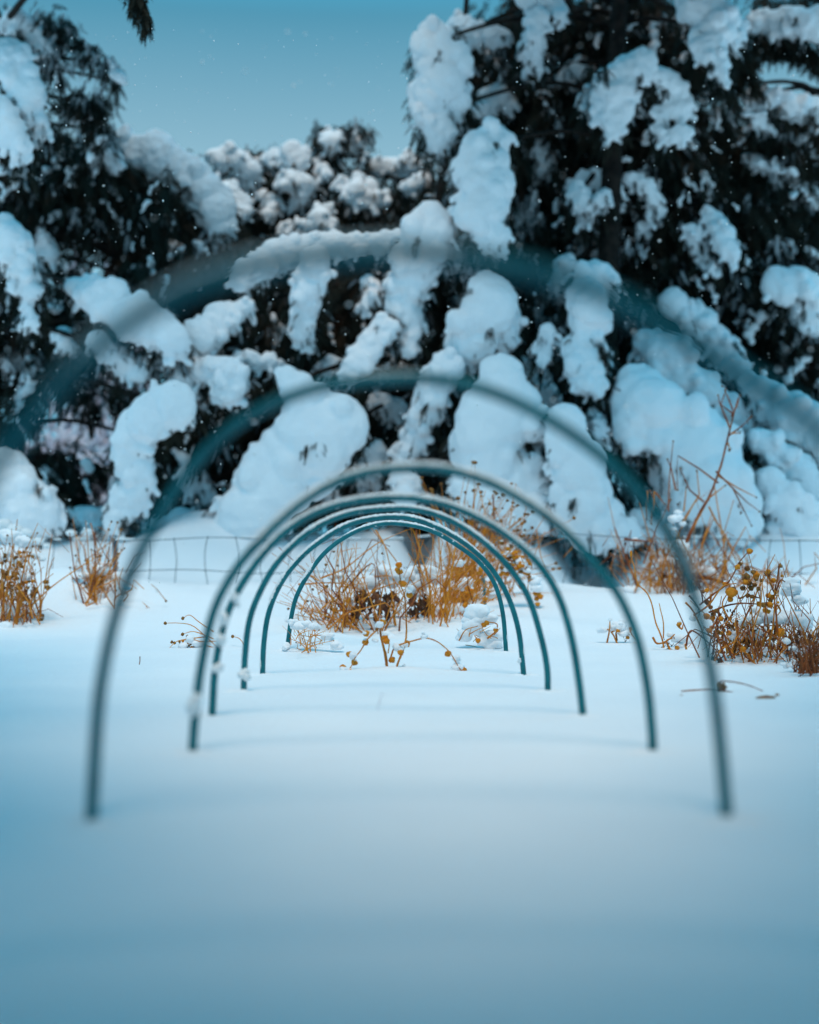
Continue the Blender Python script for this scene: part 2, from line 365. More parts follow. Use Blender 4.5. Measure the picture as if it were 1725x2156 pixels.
        for q in range(0, len(c3), step):
            o_ = rng.normal(0, .13, 3) * rr[q]; f_ = rng.uniform(.78, 1.0)
            sn.ball(c3[q] + o_, rr[q] * f_, 0, .0, 2, (1, .62, rng.uniform(.85, 1.1)))
            for _ in range(int(3 * lump + .5)):
                a_ = rng.uniform(0, 2 * math.pi); e = rng.uniform(.5, .95); s2 = rng.uniform(.2, .5)
                sn.ball(c3[q] + rr[q] * np.array((math.cos(a_) * e * .85, rng.uniform(-.5, .2), math.sin(a_) * e * .85)), rr[q] * s2, 0, 0, 2, (1, .8, rng.uniform(.8, 1.4)))
        for _ in range(int((8 + 8 * ln / rm) * .7)):      # ragged drips and small clods round the sides and the underside
            q = rng.integers(0, len(c3)); a_ = rng.normal(-math.pi / 2, 1.15); e = rng.uniform(.82, 1.12); r0 = rng.uniform(.008, .017) + .05 * rr[q] * rng.uniform(.3, 1)
            p0 = c3[q] + rr[q] * np.array((math.cos(a_) * e, rng.uniform(-.3, .35), math.sin(a_) * e)); dd = np.array((math.cos(a_) * .7, rng.uniform(-.2, .1), -rng.uniform(.5, 1.2))); dd /= np.linalg.norm(dd)
            for k_ in range(rng.integers(2, 5)): sn.ball(p0 + dd * (k_ - 1) * r0 * .95 + rng.normal(0, .18, 3) * r0, r0 * rng.uniform(.65, 1.1), 0, 0, 2, (1, .8, 1.15))
        o = sn.build('snow_load', M['snow'], bo, s.base)
        snowify(o, vox or max(.0065, min(.011, rm * .08)), min(.05, .20 * rm + .008) * (.6 + .4 * lump), max(.05, rm * .8), 2 if rm < .08 else 3)
        return bo
    def mass(s, x, y, rx, ry, Y=None, n=None, depth=.35, snow=3, size=(.06, .13), brown=.12):
        """a dark bough: sprays through an ellipsoid and a few pats of snow"""
        Y = Y or s.Y + .2; k = Y / F; c = P(x, y, Y); ax, az = rx * k, ry * k
        m = MB(); limb(m, s.at(c[2] + .1) + (0, .1, 0), c + (0, depth * .6, 0), .016, .005)
        tips = [c + np.array((rng.uniform(-.8, .8) * ax, rng.uniform(-.4, .5) * depth, rng.uniform(-.9, .5) * az)) for _ in range(6)]
        for t_ in tips: limb(m, c + (0, depth * .6, 0), t_, .006, .002)
        n = n or int(5200 * ax * az * (1 + depth)) + 40
        u = rng.standard_normal((n, 3)); u /= np.linalg.norm(u, axis=1)[:, None]; u *= rng.uniform(.25, 1, (n, 1)) ** .45
        warp = 1 + .28 * np.sin(np.arctan2(u[:, 2], u[:, 0]) * 3 + x) + .15 * np.sin(np.arctan2(u[:, 2], u[:, 0]) * 7 + y)
        # clumping
        cl = rng.standard_normal((max(5, n // 26), 3)); cl /= np.linalg.norm(cl, axis=1)[:, None]; cl *= rng.uniform(.2, 1, (len(cl), 1)) ** .5
        uu = cl[rng.integers(0, len(cl), n)] + rng.normal(0, .10, (n, 3)); half = rng.uniform(0, 1, n) < .62; u[half] = uu[half]
        pos = c + np.stack([u[:, 0] * ax * warp, u[:, 1] * depth, u[:, 2] * az * warp], 1)
        d = u * np.array((1.0, .6, .5)) + np.array((0, -.1, -.75)) + rng.normal(0, .25, (n, 3))
        br = rng.uniform(0, 1, n) < brown; sz = rng.uniform(*size, n)
        add_sprays(m, pos[~br], d[~br], sz[~br], 1); add_sprays(m, pos[br], d[br], sz[br], 2)
        if snow:
            k_ = max(4, int(ax * az * 90)); cc = c + np.stack([rng.uniform(-.95, .95, k_) * ax, -depth * rng.uniform(0, 1, k_), rng.uniform(-.9, .9, k_) * az], 1)
            n2 = k_ * 5; i = rng.integers(0, k_, n2); off = rng.normal(0, 1, (n2, 3)) * (.035, .02, .03); off[:, 2] -= np.abs(off[:, 0]) * .7
            add_sprays(m, cc[i] + off, off * (9, 1, 3) + (0, 0, -.5), rng.uniform(.03, .07, n2), 3)
        bo = m.build('bough', [M['bark'], M['fol'], M['folb'], M['folw']], s.root, s.base)
        if snow:
            sn = MB()
            for _ in range(int(snow * 3.2 * (.4 + ax * az * 9))):
                p0 = c + np.array((rng.uniform(-.95, .95) * ax, -depth * rng.uniform(-.1, 1.0), rng.uniform(-.85, .9) * az)); r0 = rng.uniform(.007, .020) * rng.choice((1, 1, 1.7))
                dd = np.array((rng.uniform(-1, 1), rng.uniform(-.3, .1), rng.uniform(-1.3, .1))); dd /= np.linalg.norm(dd)
                for q in range(rng.integers(3, 9)):
                    dd = dd + rng.normal(0, .25, 3) * (1, .3, 1) - (0, 0, .12); dd /= np.linalg.norm(dd)
                    p0 = p0 + dd * r0 * 1.0; sn.ball(p0 + rng.normal(0, .25, 3) * r0, r0 * rng.uniform(.5, 1.15), 0, 0, 2, (1.05, .7, .85))
            o = snowify(sn.build('snow_dusting', M['snow'], bo, s.base), .0075, .014, .03, 1); o['kind'] = 'stuff'
        return bo

TG = 'snow laden conifers behind the wire fence'
left = Tree('conifer', 'dark conifer filling the left edge with drooping snowy boughs', 'tree', TG, -60, 1180, 7.3, 5.4, .15, .09)
mid = Tree('conifer', 'lower conifer behind, its knobbly snowy top against the sky left of centre', 'tree', TG, 600, 1150, 8.9, 2.6, .15, .06)
cen = Tree('conifer', 'central conifer bowed under big rounded snow mounds above the golden plants', 'tree', TG, 885, 1190, 7.5, 3.3, .25, .055)
rig = Tree('conifer', 'tallest dark conifer right of centre, its crown cut off by the top', 'tree', TG, 1240, 1240, 7.3, 5.8, .45, .075)
far = Tree('conifer', 'conifer at the right edge with long sloping snow ridges to the ground', 'tree', TG, 1790, 1180, 7.9, 5.6, -.1, .09)

# --- left tree
L_ = left.lobe
L_([(5, 100, 32), (40, 165, 46), (72, 235, 30), (88, 285, 18)], 6.3)
L_([(-10, 225, 30), (20, 270, 34), (48, 325, 22)], 6.25)
L_([(30, 45, 30), (70, 72, 32), (100, 110, 20)], 6.9)
L_([(10, 495, 42), (40, 555, 44), (62, 612, 26)], 6.5)
L_([(58, 655, 14), (66, 685, 12)], 6.5)
L_([(90, 500, 18), (105, 540, 24)], 7.3)
L_([(165, 600, 28), (220, 632, 48), (280, 662, 54), (340, 695, 45), (368, 735, 36)], 6.6, lump=.6)
L_([(205, 318, 26), (245, 345, 20)], 7.3)
L_([(262, 300, 32), (322, 328, 48), (380, 355, 42), (425, 395, 40), (455, 440, 44), (470, 480, 30), (455, 508, 15)], 7.5, lump=.9)
L_([(130, 705, 20), (152, 738, 13)], 7.0)
L_([(205, 728, 26), (255, 755, 30), (300, 788, 24)], 6.7)
L_([(10, 990, 50), (50, 1050, 55), (95, 1085, 45), (35, 1095, 60)], 6.6)
L_([(170, 1085, 28), (215, 1110, 26)], 7.2)
L_([(315, 765, 22), (350, 762, 18), (400, 785, 34), (445, 775, 30), (492, 800, 42), (460, 838, 18)], 6.7, lump=1.5)
L_([(505, 745, 14), (555, 762, 15), (592, 770, 15)], 6.9, lump=1.4)
L_([(365, 850, 52), (325, 875, 52), (285, 915, 42), (272, 965, 38), (290, 1010, 42), (262, 1062, 36), (238, 1112, 30)], 6.55, lump=.8)
L_([(300, 470, 30), (320, 500, 22)], 8.0); L_([(315, 575, 22)], 8.0); L_([(365, 530, 32), (350, 560, 20)], 7.9)
L_([(0, 760, 22), (50, 755, 16)], 7.4)
for a_ in ((165, 300, 55, 45), (95, 370, 85, 60), (190, 385, 90, 90), (40, 430, 60, 60), (260, 450, 90, 70), (350, 470, 60, 90), (90, 470, 90, 28), (370, 560, 60, 60),
           (90, 640, 70, 60), (45, 760, 80, 80), (190, 820, 70, 50), (30, 860, 50, 60), (130, 1010, 95, 75), (200, 690, 60, 40), (340, 600, 60, 50), (450, 560, 50, 50),
           (40, 700, 60, 60), (15, 610, 35, 60), (30, 370, 50, 40), (220, 350, 40, 35), (130, 740, 60, 40), (0, 60, 40, 60), (455, 880, 70, 55), (380, 950, 60, 60), (350, 1040, 50, 60)):
    left.mass(*a_, Y=7.5)
for a_ in ((30, 95, 32, 20), (80, 118, 30, 14), (122, 150, 12, 24), (105, 40, 26, 20), (145, 68, 30, 15), (182, 98, 28, 13), (213, 130, 20, 15), (238, 163, 9, 22), (190, 215, 36, 26), (212, 275, 22, 34), (165, 230, 40, 30)):
    left.mass(*a_, Y=6.9, depth=.12, snow=1, size=(.04, .09), n=int(a_[2] * a_[3] * .17))
# twig that hangs into the top of the picture
hp = [P(285, -60, 5.2), P(293, -10, 5.2), P(305, 25, 5.2), P(312, 62, 5.2)]
m = MB(); limb(m, left.at(2.9), hp[0], .02, .006); c = spline(hp, 6); m.tube(c, np.linspace(.006, .002, len(c)), 5)
n = 150; i = rng.integers(0, len(c), n); sgn = rng.choice([-1, 1], n)
add_sprays(m, c[i], np.stack([sgn * rng.uniform(.15, .8, n), rng.uniform(-.3, .3, n), -np.ones(n)], 1), rng.uniform(.05, .085, n) * (1.2 - .6 * i / len(c)), 1)
m.build('bough', [M['bark'], M['fol']], left.root, left.base)

# unseen upper boughs, added to reach forward above the picture and shade its snow
for a_ in ((60, -260, 260, 70), (40, -820, 280, 90), (150, -1060, 280, 90),  (-40, -420, 300, 80), (120, -560, 260, 80)): left.mass(*a_, Y=6.1, snow=0, size=(.1, .2), n=1500)
for a_ in ((150, -620, 330, 90), (450, -700, 260, 80)): left.mass(*a_, Y=5.2, snow=0, size=(.1, .2), n=300)
# --- low tree behind
for pts, Y in (([(452, 332, 24), (490, 338, 28), (532, 368, 25), (500, 392, 26)], 8.2), ([(550, 340, 20), (582, 338, 24)], 8.3), ([(622, 328, 34), (610, 345, 26)], 8.2),
               ([(600, 375, 26), (640, 400, 30), (630, 430, 18)], 8.1), ([(470, 405, 30), (500, 440, 34), (470, 490, 24)], 8.0), ([(690, 288, 22), (700, 300, 18)], 8.2),
               ([(670, 350, 16), (690, 365, 15)], 8.2), ([(770, 395, 36), (745, 415, 22), (800, 420, 26)], 8.1), ([(690, 440, 14), (670, 460, 26), (700, 475, 16)], 8.0), ([(800, 350, 22), (845, 350, 26), (870, 345, 26)], 8.4),
               ([(640, 470, 14), (600, 480, 14)], 8.0), ([(550, 410, 14), (580, 430, 16), (560, 450, 12)], 8.1), ([(890, 380, 22), (860, 395, 18)], 8.2), ([(720, 380, 14), (730, 400, 12)], 8.1)):
    mid.lobe(pts, Y, lump=.6)
for a_ in ((560, 420, 70, 70), (660, 410, 60, 90), (740, 450, 90, 50), (850, 440, 80, 50), (600, 480, 110, 35), (510, 480, 60, 50), (560, 350, 25, 30), (880, 370, 40, 40), (640, 540, 120, 50), (780, 540, 110, 50)):
    mid.mass(*a_, Y=8.6, snow=1)
for a_ in ((675, 290, 22, 22), (705, 278, 25, 14), (745, 272, 26, 12), (770, 285, 16, 14), (690, 315, 30, 16), (745, 305, 14, 16), (765, 330, 9, 22), (755, 362, 22, 10), (515, 325, 14, 16), (700, 340, 18, 30)):
    mid.mass(*a_, Y=8.3, depth=.08, snow=1, size=(.03, .07), n=int(a_[2] * a_[3] * .3))

# --- central tree
K = cen.lobe
K([(505, 590, 28), (560, 560, 36), (620, 530, 36), (690, 515, 30), (760, 512, 24), (830, 505, 24)], 6.9, lump=1)
K([(520, 638, 20), (470, 668, 40), (415, 715, 44), (385, 758, 24)], 6.75, lump=.7)
K([(662, 560, 34), (648, 620, 38), (632, 695, 30), (652, 722, 14)], 6.8, lump=.8)
K([(905, 465, 42), (905, 510, 58), (870, 565, 52), (852, 622, 42), (862, 685, 28), (866, 738, 14)], 6.8, lump=.8)
K([(950, 530, 40), (1000, 545, 34)], 6.9)
K([(815, 685, 26), (800, 705, 32), (770, 745, 34), (740, 785, 32)], 6.75, lump=.7)
K([(695, 775, 30), (720, 790, 24)], 7.0, lump=.5)
K([(605, 800, 28), (640, 845, 55), (690, 885, 66), (650, 930, 92), (595, 990, 82), (545, 1050, 78), (505, 1105, 62), (480, 1150, 40)], 6.55, lump=.75)
K([(735, 885, 32), (715, 930, 30)], 6.6, lump=.8)
K([(1022, 600, 44), (1040, 640, 52), (1015, 685, 62), (985, 735, 38), (990, 775, 22)], 6.75, lump=.8)
K([(1060, 680, 38), (1050, 715, 38)], 6.75, lump=1)
K([(955, 758, 32), (922, 805, 38), (895, 865, 36), (870, 930, 32), (845, 985, 26)], 6.7, lump=.6)
K([(1060, 795, 38), (1062, 845, 74), (1045, 910, 94), (1030, 985, 72), (1085, 1010, 66), (1125, 1030, 44)], 6.5, lump=.6)
K([(1120, 880, 42), (1145, 920, 26)], 6.55); K([(975, 1010, 34), (1020, 1050, 44), (1080, 1070, 50), (1150, 1085, 46)], 6.55, lump=.6)
K([(800, 845, 22), (832, 870, 24)], 7.1); K([(790, 955, 24), (765, 1000, 22), (800, 1020, 20)], 7.0); K([(840, 1010, 22), (865, 1020, 26), (850, 1050, 28)], 6.7)
K([(770, 590, 14), (790, 610, 16), (760, 650, 10)], 7.0, lump=1.5); K([(400, 1010, 34), (432, 1052, 24)], 7.2); K([(375, 1105, 36), (335, 1120, 30)], 7.0)
K([(700, 1010, 16), (690, 1050, 20)], 7.0); K([(1100, 770, 26), (1130, 800, 30), (1150, 850, 30)], 7.2, lump=.8)
for a_ in ((560, 640, 80, 60), (690, 640, 90, 80), (600, 700, 90, 50), (780, 630, 60, 70), (900, 660, 60, 100), (830, 760, 60, 60), (780, 860, 70, 80), (730, 980, 70, 45), (640, 760, 90, 50), (510, 830, 70, 60),
           (440, 960, 60, 70), (620, 1030, 60, 30), (950, 640, 50, 80), (970, 560, 60, 60), (1120, 640, 50, 80), (830, 930, 60, 60), (1120, 740, 50, 50), (930, 960, 50, 60), (470, 1060, 50, 45), (1150, 940, 50, 50), (880, 1030, 70, 50)):
    cen.mass(*a_, Y=7.5, snow=2)

# --- tall right tree
B_ = rig.lobe
B_([(1045, 285, 42), (1010, 335, 52), (1022, 395, 60), (1010, 445, 50), (1035, 492, 36), (1035, 530, 20)], 6.7, lump=.8)
B_([(925, 60, 34), (900, 108, 34), (940, 120, 44), (925, 175, 55), (905, 225, 42), (930, 280, 34), (915, 308, 16)], 7.0, lump=1.1)
B_([(965, 55, 28), (1000, 70, 26), (1050, 80, 26)], 7.3, lump=1.3); B_([(960, 200, 38), (945, 255, 28)], 7.0)
B_([(1135, 40, 24), (1120, 90, 28), (1125, 145, 20)], 7.1); B_([(1110, -15, 32), (1165, 10, 22), (1182, 35, 14)], 7.1)
B_([(1185, 165, 24), (1215, 150, 24)], 7.5); B_([(1010, 235, 20), (1040, 208, 32), (1070, 215, 24)], 7.5, lump=.4)
B_([(1355, 138, 34), (1310, 170, 48), (1275, 195, 34), (1300, 230, 44), (1290, 275, 20)], 6.9, lump=1.2)
B_([(1390, 160, 26), (1425, 190, 22), (1430, 232, 28), (1395, 235, 18), (1400, 285, 16), (1438, 280, 20)], 6.85, lump=1.5); B_([(1235, 205, 22), (1240, 235, 14)], 7.0, lump=1.4)
B_([(1465, -5, 55), (1510, 45, 46), (1490, 90, 42), (1512, 135, 24), (1520, 175, 10)], 6.9, lump=.9); B_([(1550, 60, 30), (1540, 100, 16)], 7.0)
B_([(1205, 400, 18), (1245, 375, 22), (1290, 395, 20), (1300, 420, 12)], 7.4, lump=1.3); B_([(1215, 400, 20), (1230, 435, 20), (1232, 470, 14)], 7.2, lump=1.4); B_([(1260, 425, 20), (1275, 410, 14)], 7.2, lump=1.5)
B_([(1325, 375, 20), (1365, 400, 18), (1378, 445, 16), (1350, 478, 12)], 7.4, lump=1.4); B_([(1125, 305, 26), (1150, 345, 22), (1130, 370, 14)], 7.6); B_([(1165, 290, 16), (1160, 340, 18)], 7.7)
B_([(1105, 450, 28), (1130, 480, 34)], 7.7); B_([(1250, 520, 36), (1290, 545, 34)], 7.6); B_([(1190, 560, 30), (1180, 620, 20)], 7.3)
B_([(1235, 585, 40), (1290, 600, 30)], 6.85, lump=.9); B_([(1245, 640, 50), (1235, 700, 36), (1225, 755, 44), (1235, 795, 38), (1262, 820, 20)], 6.6, lump=1.1)
B_([(1155, 695, 18), (1142, 735, 20), (1150, 755, 12)], 6.65, lump=1.4); B_([(1245, 870, 16), (1265, 905, 18), (1258, 932, 12)], 6.6, lump=1.2); B_([(1262, 735, 22), (1275, 770, 12)], 6.65)
B_([(1190, 885, 40), (1200, 950, 55), (1222, 1015, 60), (1235, 1080, 62), (1285, 1115, 44), (1330, 1125, 34)], 6.45, lump=.7)
B_([(1330, 800, 44), (1365, 850, 74), (1330, 905, 48), (1430, 895, 72), (1490, 965, 78), (1505, 1040, 80), (1540, 1095, 66)], 6.6, lump=.55)
B_([(1420, 990, 60), (1430, 1050, 56), (1450, 1110, 62)], 6.7, lump=.6); B_([(1375, 725, 40), (1410, 765, 56), (1460, 805, 48), (1530, 860, 40), (1585, 900, 34)], 7.1, lump=.6)
B_([(1420, 640, 38), (1480, 690, 40), (1535, 745, 34), (1555, 790, 20)], 7.3, lump=.6); B_([(1380, 1125, 40), (1340, 1090, 22)], 6.6)
B_([(1500, 455, 22), (1522, 500, 26), (1542, 545, 18)], 7.3, lump=.6); B_([(1455, 485, 22), (1485, 535, 18), (1502, 565, 12)], 7.3)
for a_ in ((1090, 130, 50, 110), (1190, 90, 90, 80), (1330, 40, 110, 70), (1430, 120, 90, 60), (1150, 250, 90, 100), (1250, 320, 120, 90), (1400, 360, 120, 90), (1400, 460, 110, 90), (1200, 470, 110, 90),
           (1500, 240, 60, 40), (1480, 420, 90, 90), (1090, 380, 60, 80), (1120, 520, 70, 60), (1330, 560, 90, 70), (1340, 680, 60, 50), (1440, 580, 80, 60), (1560, 480, 80, 90), (1260, 120, 80, 90), (1180, 400, 80, 80),
           (1120, 20, 60, 60), (1030, 140, 40, 60), (990, 300, 25, 50), (940, 410, 40, 60), (1330, 1010, 50, 70), (1130, 610, 60, 60), (1310, 480, 90, 80), (1290, 900, 25, 50), (1420, 300, 80, 60), (1000, 235, 30, 30),
           (1350, 760, 40, 30), (1545, 820, 50, 50), (1370, 230, 60, 60), (1230, 250, 60, 60), (1560, 580, 60, 50), (1150, 180, 60, 60)):
    rig.mass(*a_, Y=7.7, snow=3)
for a_ in ((1260, 150, 30, 14), (1370, 185, 18, 16), (1240, 870, 12, 30), (1262, 930, 12, 26), (1275, 760, 14, 60), (1230, 715, 22, 8)):
    rig.mass(*a_, Y=6.62, depth=.05, snow=0, size=(.03, .06), n=int(a_[2] * a_[3] * .12))

for a_ in ((1300, -260, 230, 70), (1520, -330, 240, 80), (1250, -440, 240, 80), (1480, -560, 260, 80), (1180, -650, 240, 80), (1300, -860, 260, 100), (1520, -1000, 260, 110), (1200, -1150, 240, 90)): rig.mass(*a_, Y=6.1, snow=0, size=(.1, .2), n=2600)  # unseen upper boughs added to dim the snow on the right tree
for a_ in ((1250, -640, 300, 90), (1600, -560, 300, 90), (1450, -800, 300, 90)): rig.mass(*a_, Y=5.2, snow=0, size=(.1, .2), n=420)  # unseen long boughs added to shade the mounds and ground behind the fence
for a_ in ((700, -760, 300, 70), (1000, -700, 250, 60)): cen.mass(*a_, Y=5.4, snow=0, size=(.1, .2), n=180)  # sparse unseen boughs added to dim the central mounds a little
# --- right edge tree
for a_ in ((1750, -240, 160, 70), (1780, -420, 200, 80), (1700, -600, 240, 80), (1720, -880, 240, 110), (1780, -1150, 240, 100)): far.mass(*a_, Y=6.0, snow=0, size=(.1, .2), n=2600)  # unseen upper boughs added above the frame to shade this tree
E_ = far.lobe
E_([(1600, 50, 30), (1655, 48, 34), (1730, 52, 38)], 7.2, lump=.8); E_([(1580, 210, 22), (1625, 215, 28), (1695, 228, 30), (1735, 240, 24)], 7.7, lump=1.4); E_([(1595, 250, 18), (1620, 280, 16)], 7.6)
E_([(1640, 370, 18), (1680, 395, 22), (1720, 425, 20)], 7.7, lump=1.4); E_([(1570, 330, 12), (1600, 340, 12), (1640, 350, 10)], 7.7, lump=1.4)
E_([(1640, 600, 40), (1695, 618, 46), (1700, 665, 36), (1740, 680, 34)], 7.4, lump=.7); E_([(1590, 815, 36), (1640, 860, 44), (1690, 890, 50), (1730, 930, 46)], 7.1, lump=.5)
E_([(1600, 920, 30), (1640, 960, 40), (1690, 1012, 46), (1735, 1060, 42)], 6.9, lump=.6); E_([(1625, 1015, 34), (1660, 1070, 48), (1705, 1120, 52), (1640, 1130, 46)], 6.7, lump=.6); E_([(1590, 1140, 40), (1560, 1160, 34)], 6.7, lump=.6)
for a_ in ((1640, 20, 100, 40), (1700, 320, 90, 90), (1600, 330, 90, 90), (1690, 470, 80, 110), (1620, 420, 80, 80), (1580, 620, 90, 80), (1650, 740, 100, 70), (1720, 780, 60, 90), (1610, 530, 80, 70), (1690, 560, 70, 60), (1710, 960, 50, 60), (1590, 260, 70, 30), (1690, 265, 60, 30), (1600, 700, 80, 80), (1600, 1080, 30, 50), (1720, 860, 40, 50)):
    far.mass(*a_, Y=7.9, snow=3)
for a_ in ((1590, 92, 40, 14), (1640, 98, 40, 14), (1690, 108, 40, 16), (1720, 125, 24, 16), (1560, 130, 22, 40), (1580, 175, 26, 22), (1545, 180, 14, 30)):
    far.mass(*a_, Y=7.3, depth=.08, snow=0, size=(.04, .08), n=int(a_[2] * a_[3] * .3))

for tr_, lst in ((left, ((150, 370, 120, 90), (330, 480, 120, 110), (60, 660, 120, 120), (60, 400, 110, 90), (430, 620, 110, 110), (430, 900, 120, 130), (60, 1020, 110, 80))),
                 (rig, ((1180, 120, 180, 130), (1360, 100, 120, 110), (1220, 340, 190, 140), (1420, 400, 190, 150), (1230, 560, 190, 130), (1430, 600, 180, 120), (1330, 780, 150, 110), (1060, 560, 110, 120))),
                 (far, ((1660, 430, 140, 100), (1640, 560, 150, 130), (1660, 720, 140, 130), (1700, 930, 100, 100), (1640, 1080, 60, 60))),
                 (cen, ((640, 660, 170, 110), (860, 640, 150, 120), (620, 830, 170, 120), (850, 860, 150, 140), (720, 1010, 150, 70), (1100, 880, 120, 140), (960, 740, 140, 110)))):
    for a_ in lst: tr_.mass(*a_, Y=8.3, snow=0, depth=.3, size=(.11, .2), n=int(a_[2] * a_[3] * .075))

# ------------------------------------------------------------------ frosted shrubs far behind
def shrub(label, x, y, Y, wpx, hpx, n):
    c = P(x, y, Y); base = np.array((c[0], Y, G(c[0], Y))); t = thing('frosted_shrub', label, 'shrub', base, 'pale frosted shrubs far behind the conifers')
    m = MB(); wd = wpx * Y / F; top = c[2] + hpx * Y / F
    for _ in range(n):
        x0 = c[0] + rng.uniform(-1, 1) * wd; z1 = top - base[2] - rng.uniform(0, .5); z1 *= 1 - .3 * abs((x0 - c[0]) / wd)
        p = [(x0 * .9 + c[0] * .1, Y + rng.uniform(-.4, .4), base[2] - .1), (x0 + rng.normal(0, .08), Y + rng.uniform(-.4, .4), base[2] + z1 * .6), (x0 + rng.normal(0, .2), Y + rng.uniform(-.5, .5), base[2] + z1)]
        s_ = spline(p, 5); m.tube(s_, np.linspace(.03, .008, len(s_)), 5, 0, .2)
        for _ in range(7):
            q = s_[rng.integers(3, len(s_))]; d = np.array((rng.normal(0, .5), rng.normal(0, .3), rng.uniform(.1, .8))); m.tube([q, q + d * .14, q + d * .27 + (0, 0, -.03)], [.016, .02, .007], 5, 0, .25)
    m.build('branches', M['frost'], t, base)
shrub('pale frosted shrub glimpsed through the upper gap in the left conifer', 200, 560, 13, 90, 70, 60)
shrub('pinkish frosted shrub glimpsed through the lower gap in the left conifer', 150, 930, 11.5, 110, 60, 60)

# ------------------------------------------------------------------ wire fence
YF = 6.0
base = np.array((0, YF, G(0, YF))); fen = thing('wire_fence', 'thin sagging wire mesh fence crossing the picture in front of the conifers', 'fence', base)
def wy(x, row):
    return (1132 + 5 * math.sin(x / 260.) + 10 * sm(1300, 1725, x) + row * 67 + 4 * math.sin(x / 97. + row * 1.3) + (1.5 * math.sin(x / 41. + row)))
m = MB()
for row in (0, 1, 2):
    xs = np.arange(-500, 2300, 18); pts = [P(x, wy(x, row), YF) for x in xs]; m.tube(pts, .0019, 5)
xv = -480
while xv < 2280:
    ww = rng.choice((-1, 1)) * rng.uniform(4, 12)
    pts = [P(xv + ww * math.sin(q / 8 * 6) * .9 + rng.normal(0, .6), wy(xv, 0) - 3 + q * 24, YF - .002) for q in range(9)]
    m.tube(spline(pts, 3), .0018, 5)
    for row in (0, 1, 2): m.ball(P(xv + ww * math.sin(row * 67 / 24 / 8 * 6) * .9, wy(xv, row), YF), .004)
    xv += rng.uniform(54, 76)
m.build('wire_mesh', M['wire'], fen, base)
sn = MB()
for x in np.arange(-100, 1850, 4.0):
    v = fbm(x / 40., 0, 1, 5.5, 3) + (.35 if x < 170 else 0)
    if v > .12: sn.ball(P(x, wy(x, 0) - 3, YF), .003 + .006 * min(1, v), 0, .15, 1, (1.5, .9, 1))
for q, (x, y, r_) in enumerate(((5, 1105, 16), (30, 1115, 15), (55, 1122, 12), (80, 1140, 10), (100, 1150, 8), (150, 1122, 9), (185, 1120, 9))):
    sn.ball(P(x, y, YF), r_ * YF / F, 0, .08, 2, (1.4, 1, .8))
sn.build('snow_on_wire', M['ice'], fen, base)['kind'] = 'stuff'
for px in (243, 2000, -380):
    m = MB(); a = P(px, 1128, YF + .03); m.tube([a, a - (0, 0, .2), a - (0, 0, .6)], .011, 8, 0, .02)
    m.tube([a + (0, -.012, 0), a - (0, .012, .2), a - (0, .012, .6)], .005, 5); m.build('post', M['wire'], fen, base)

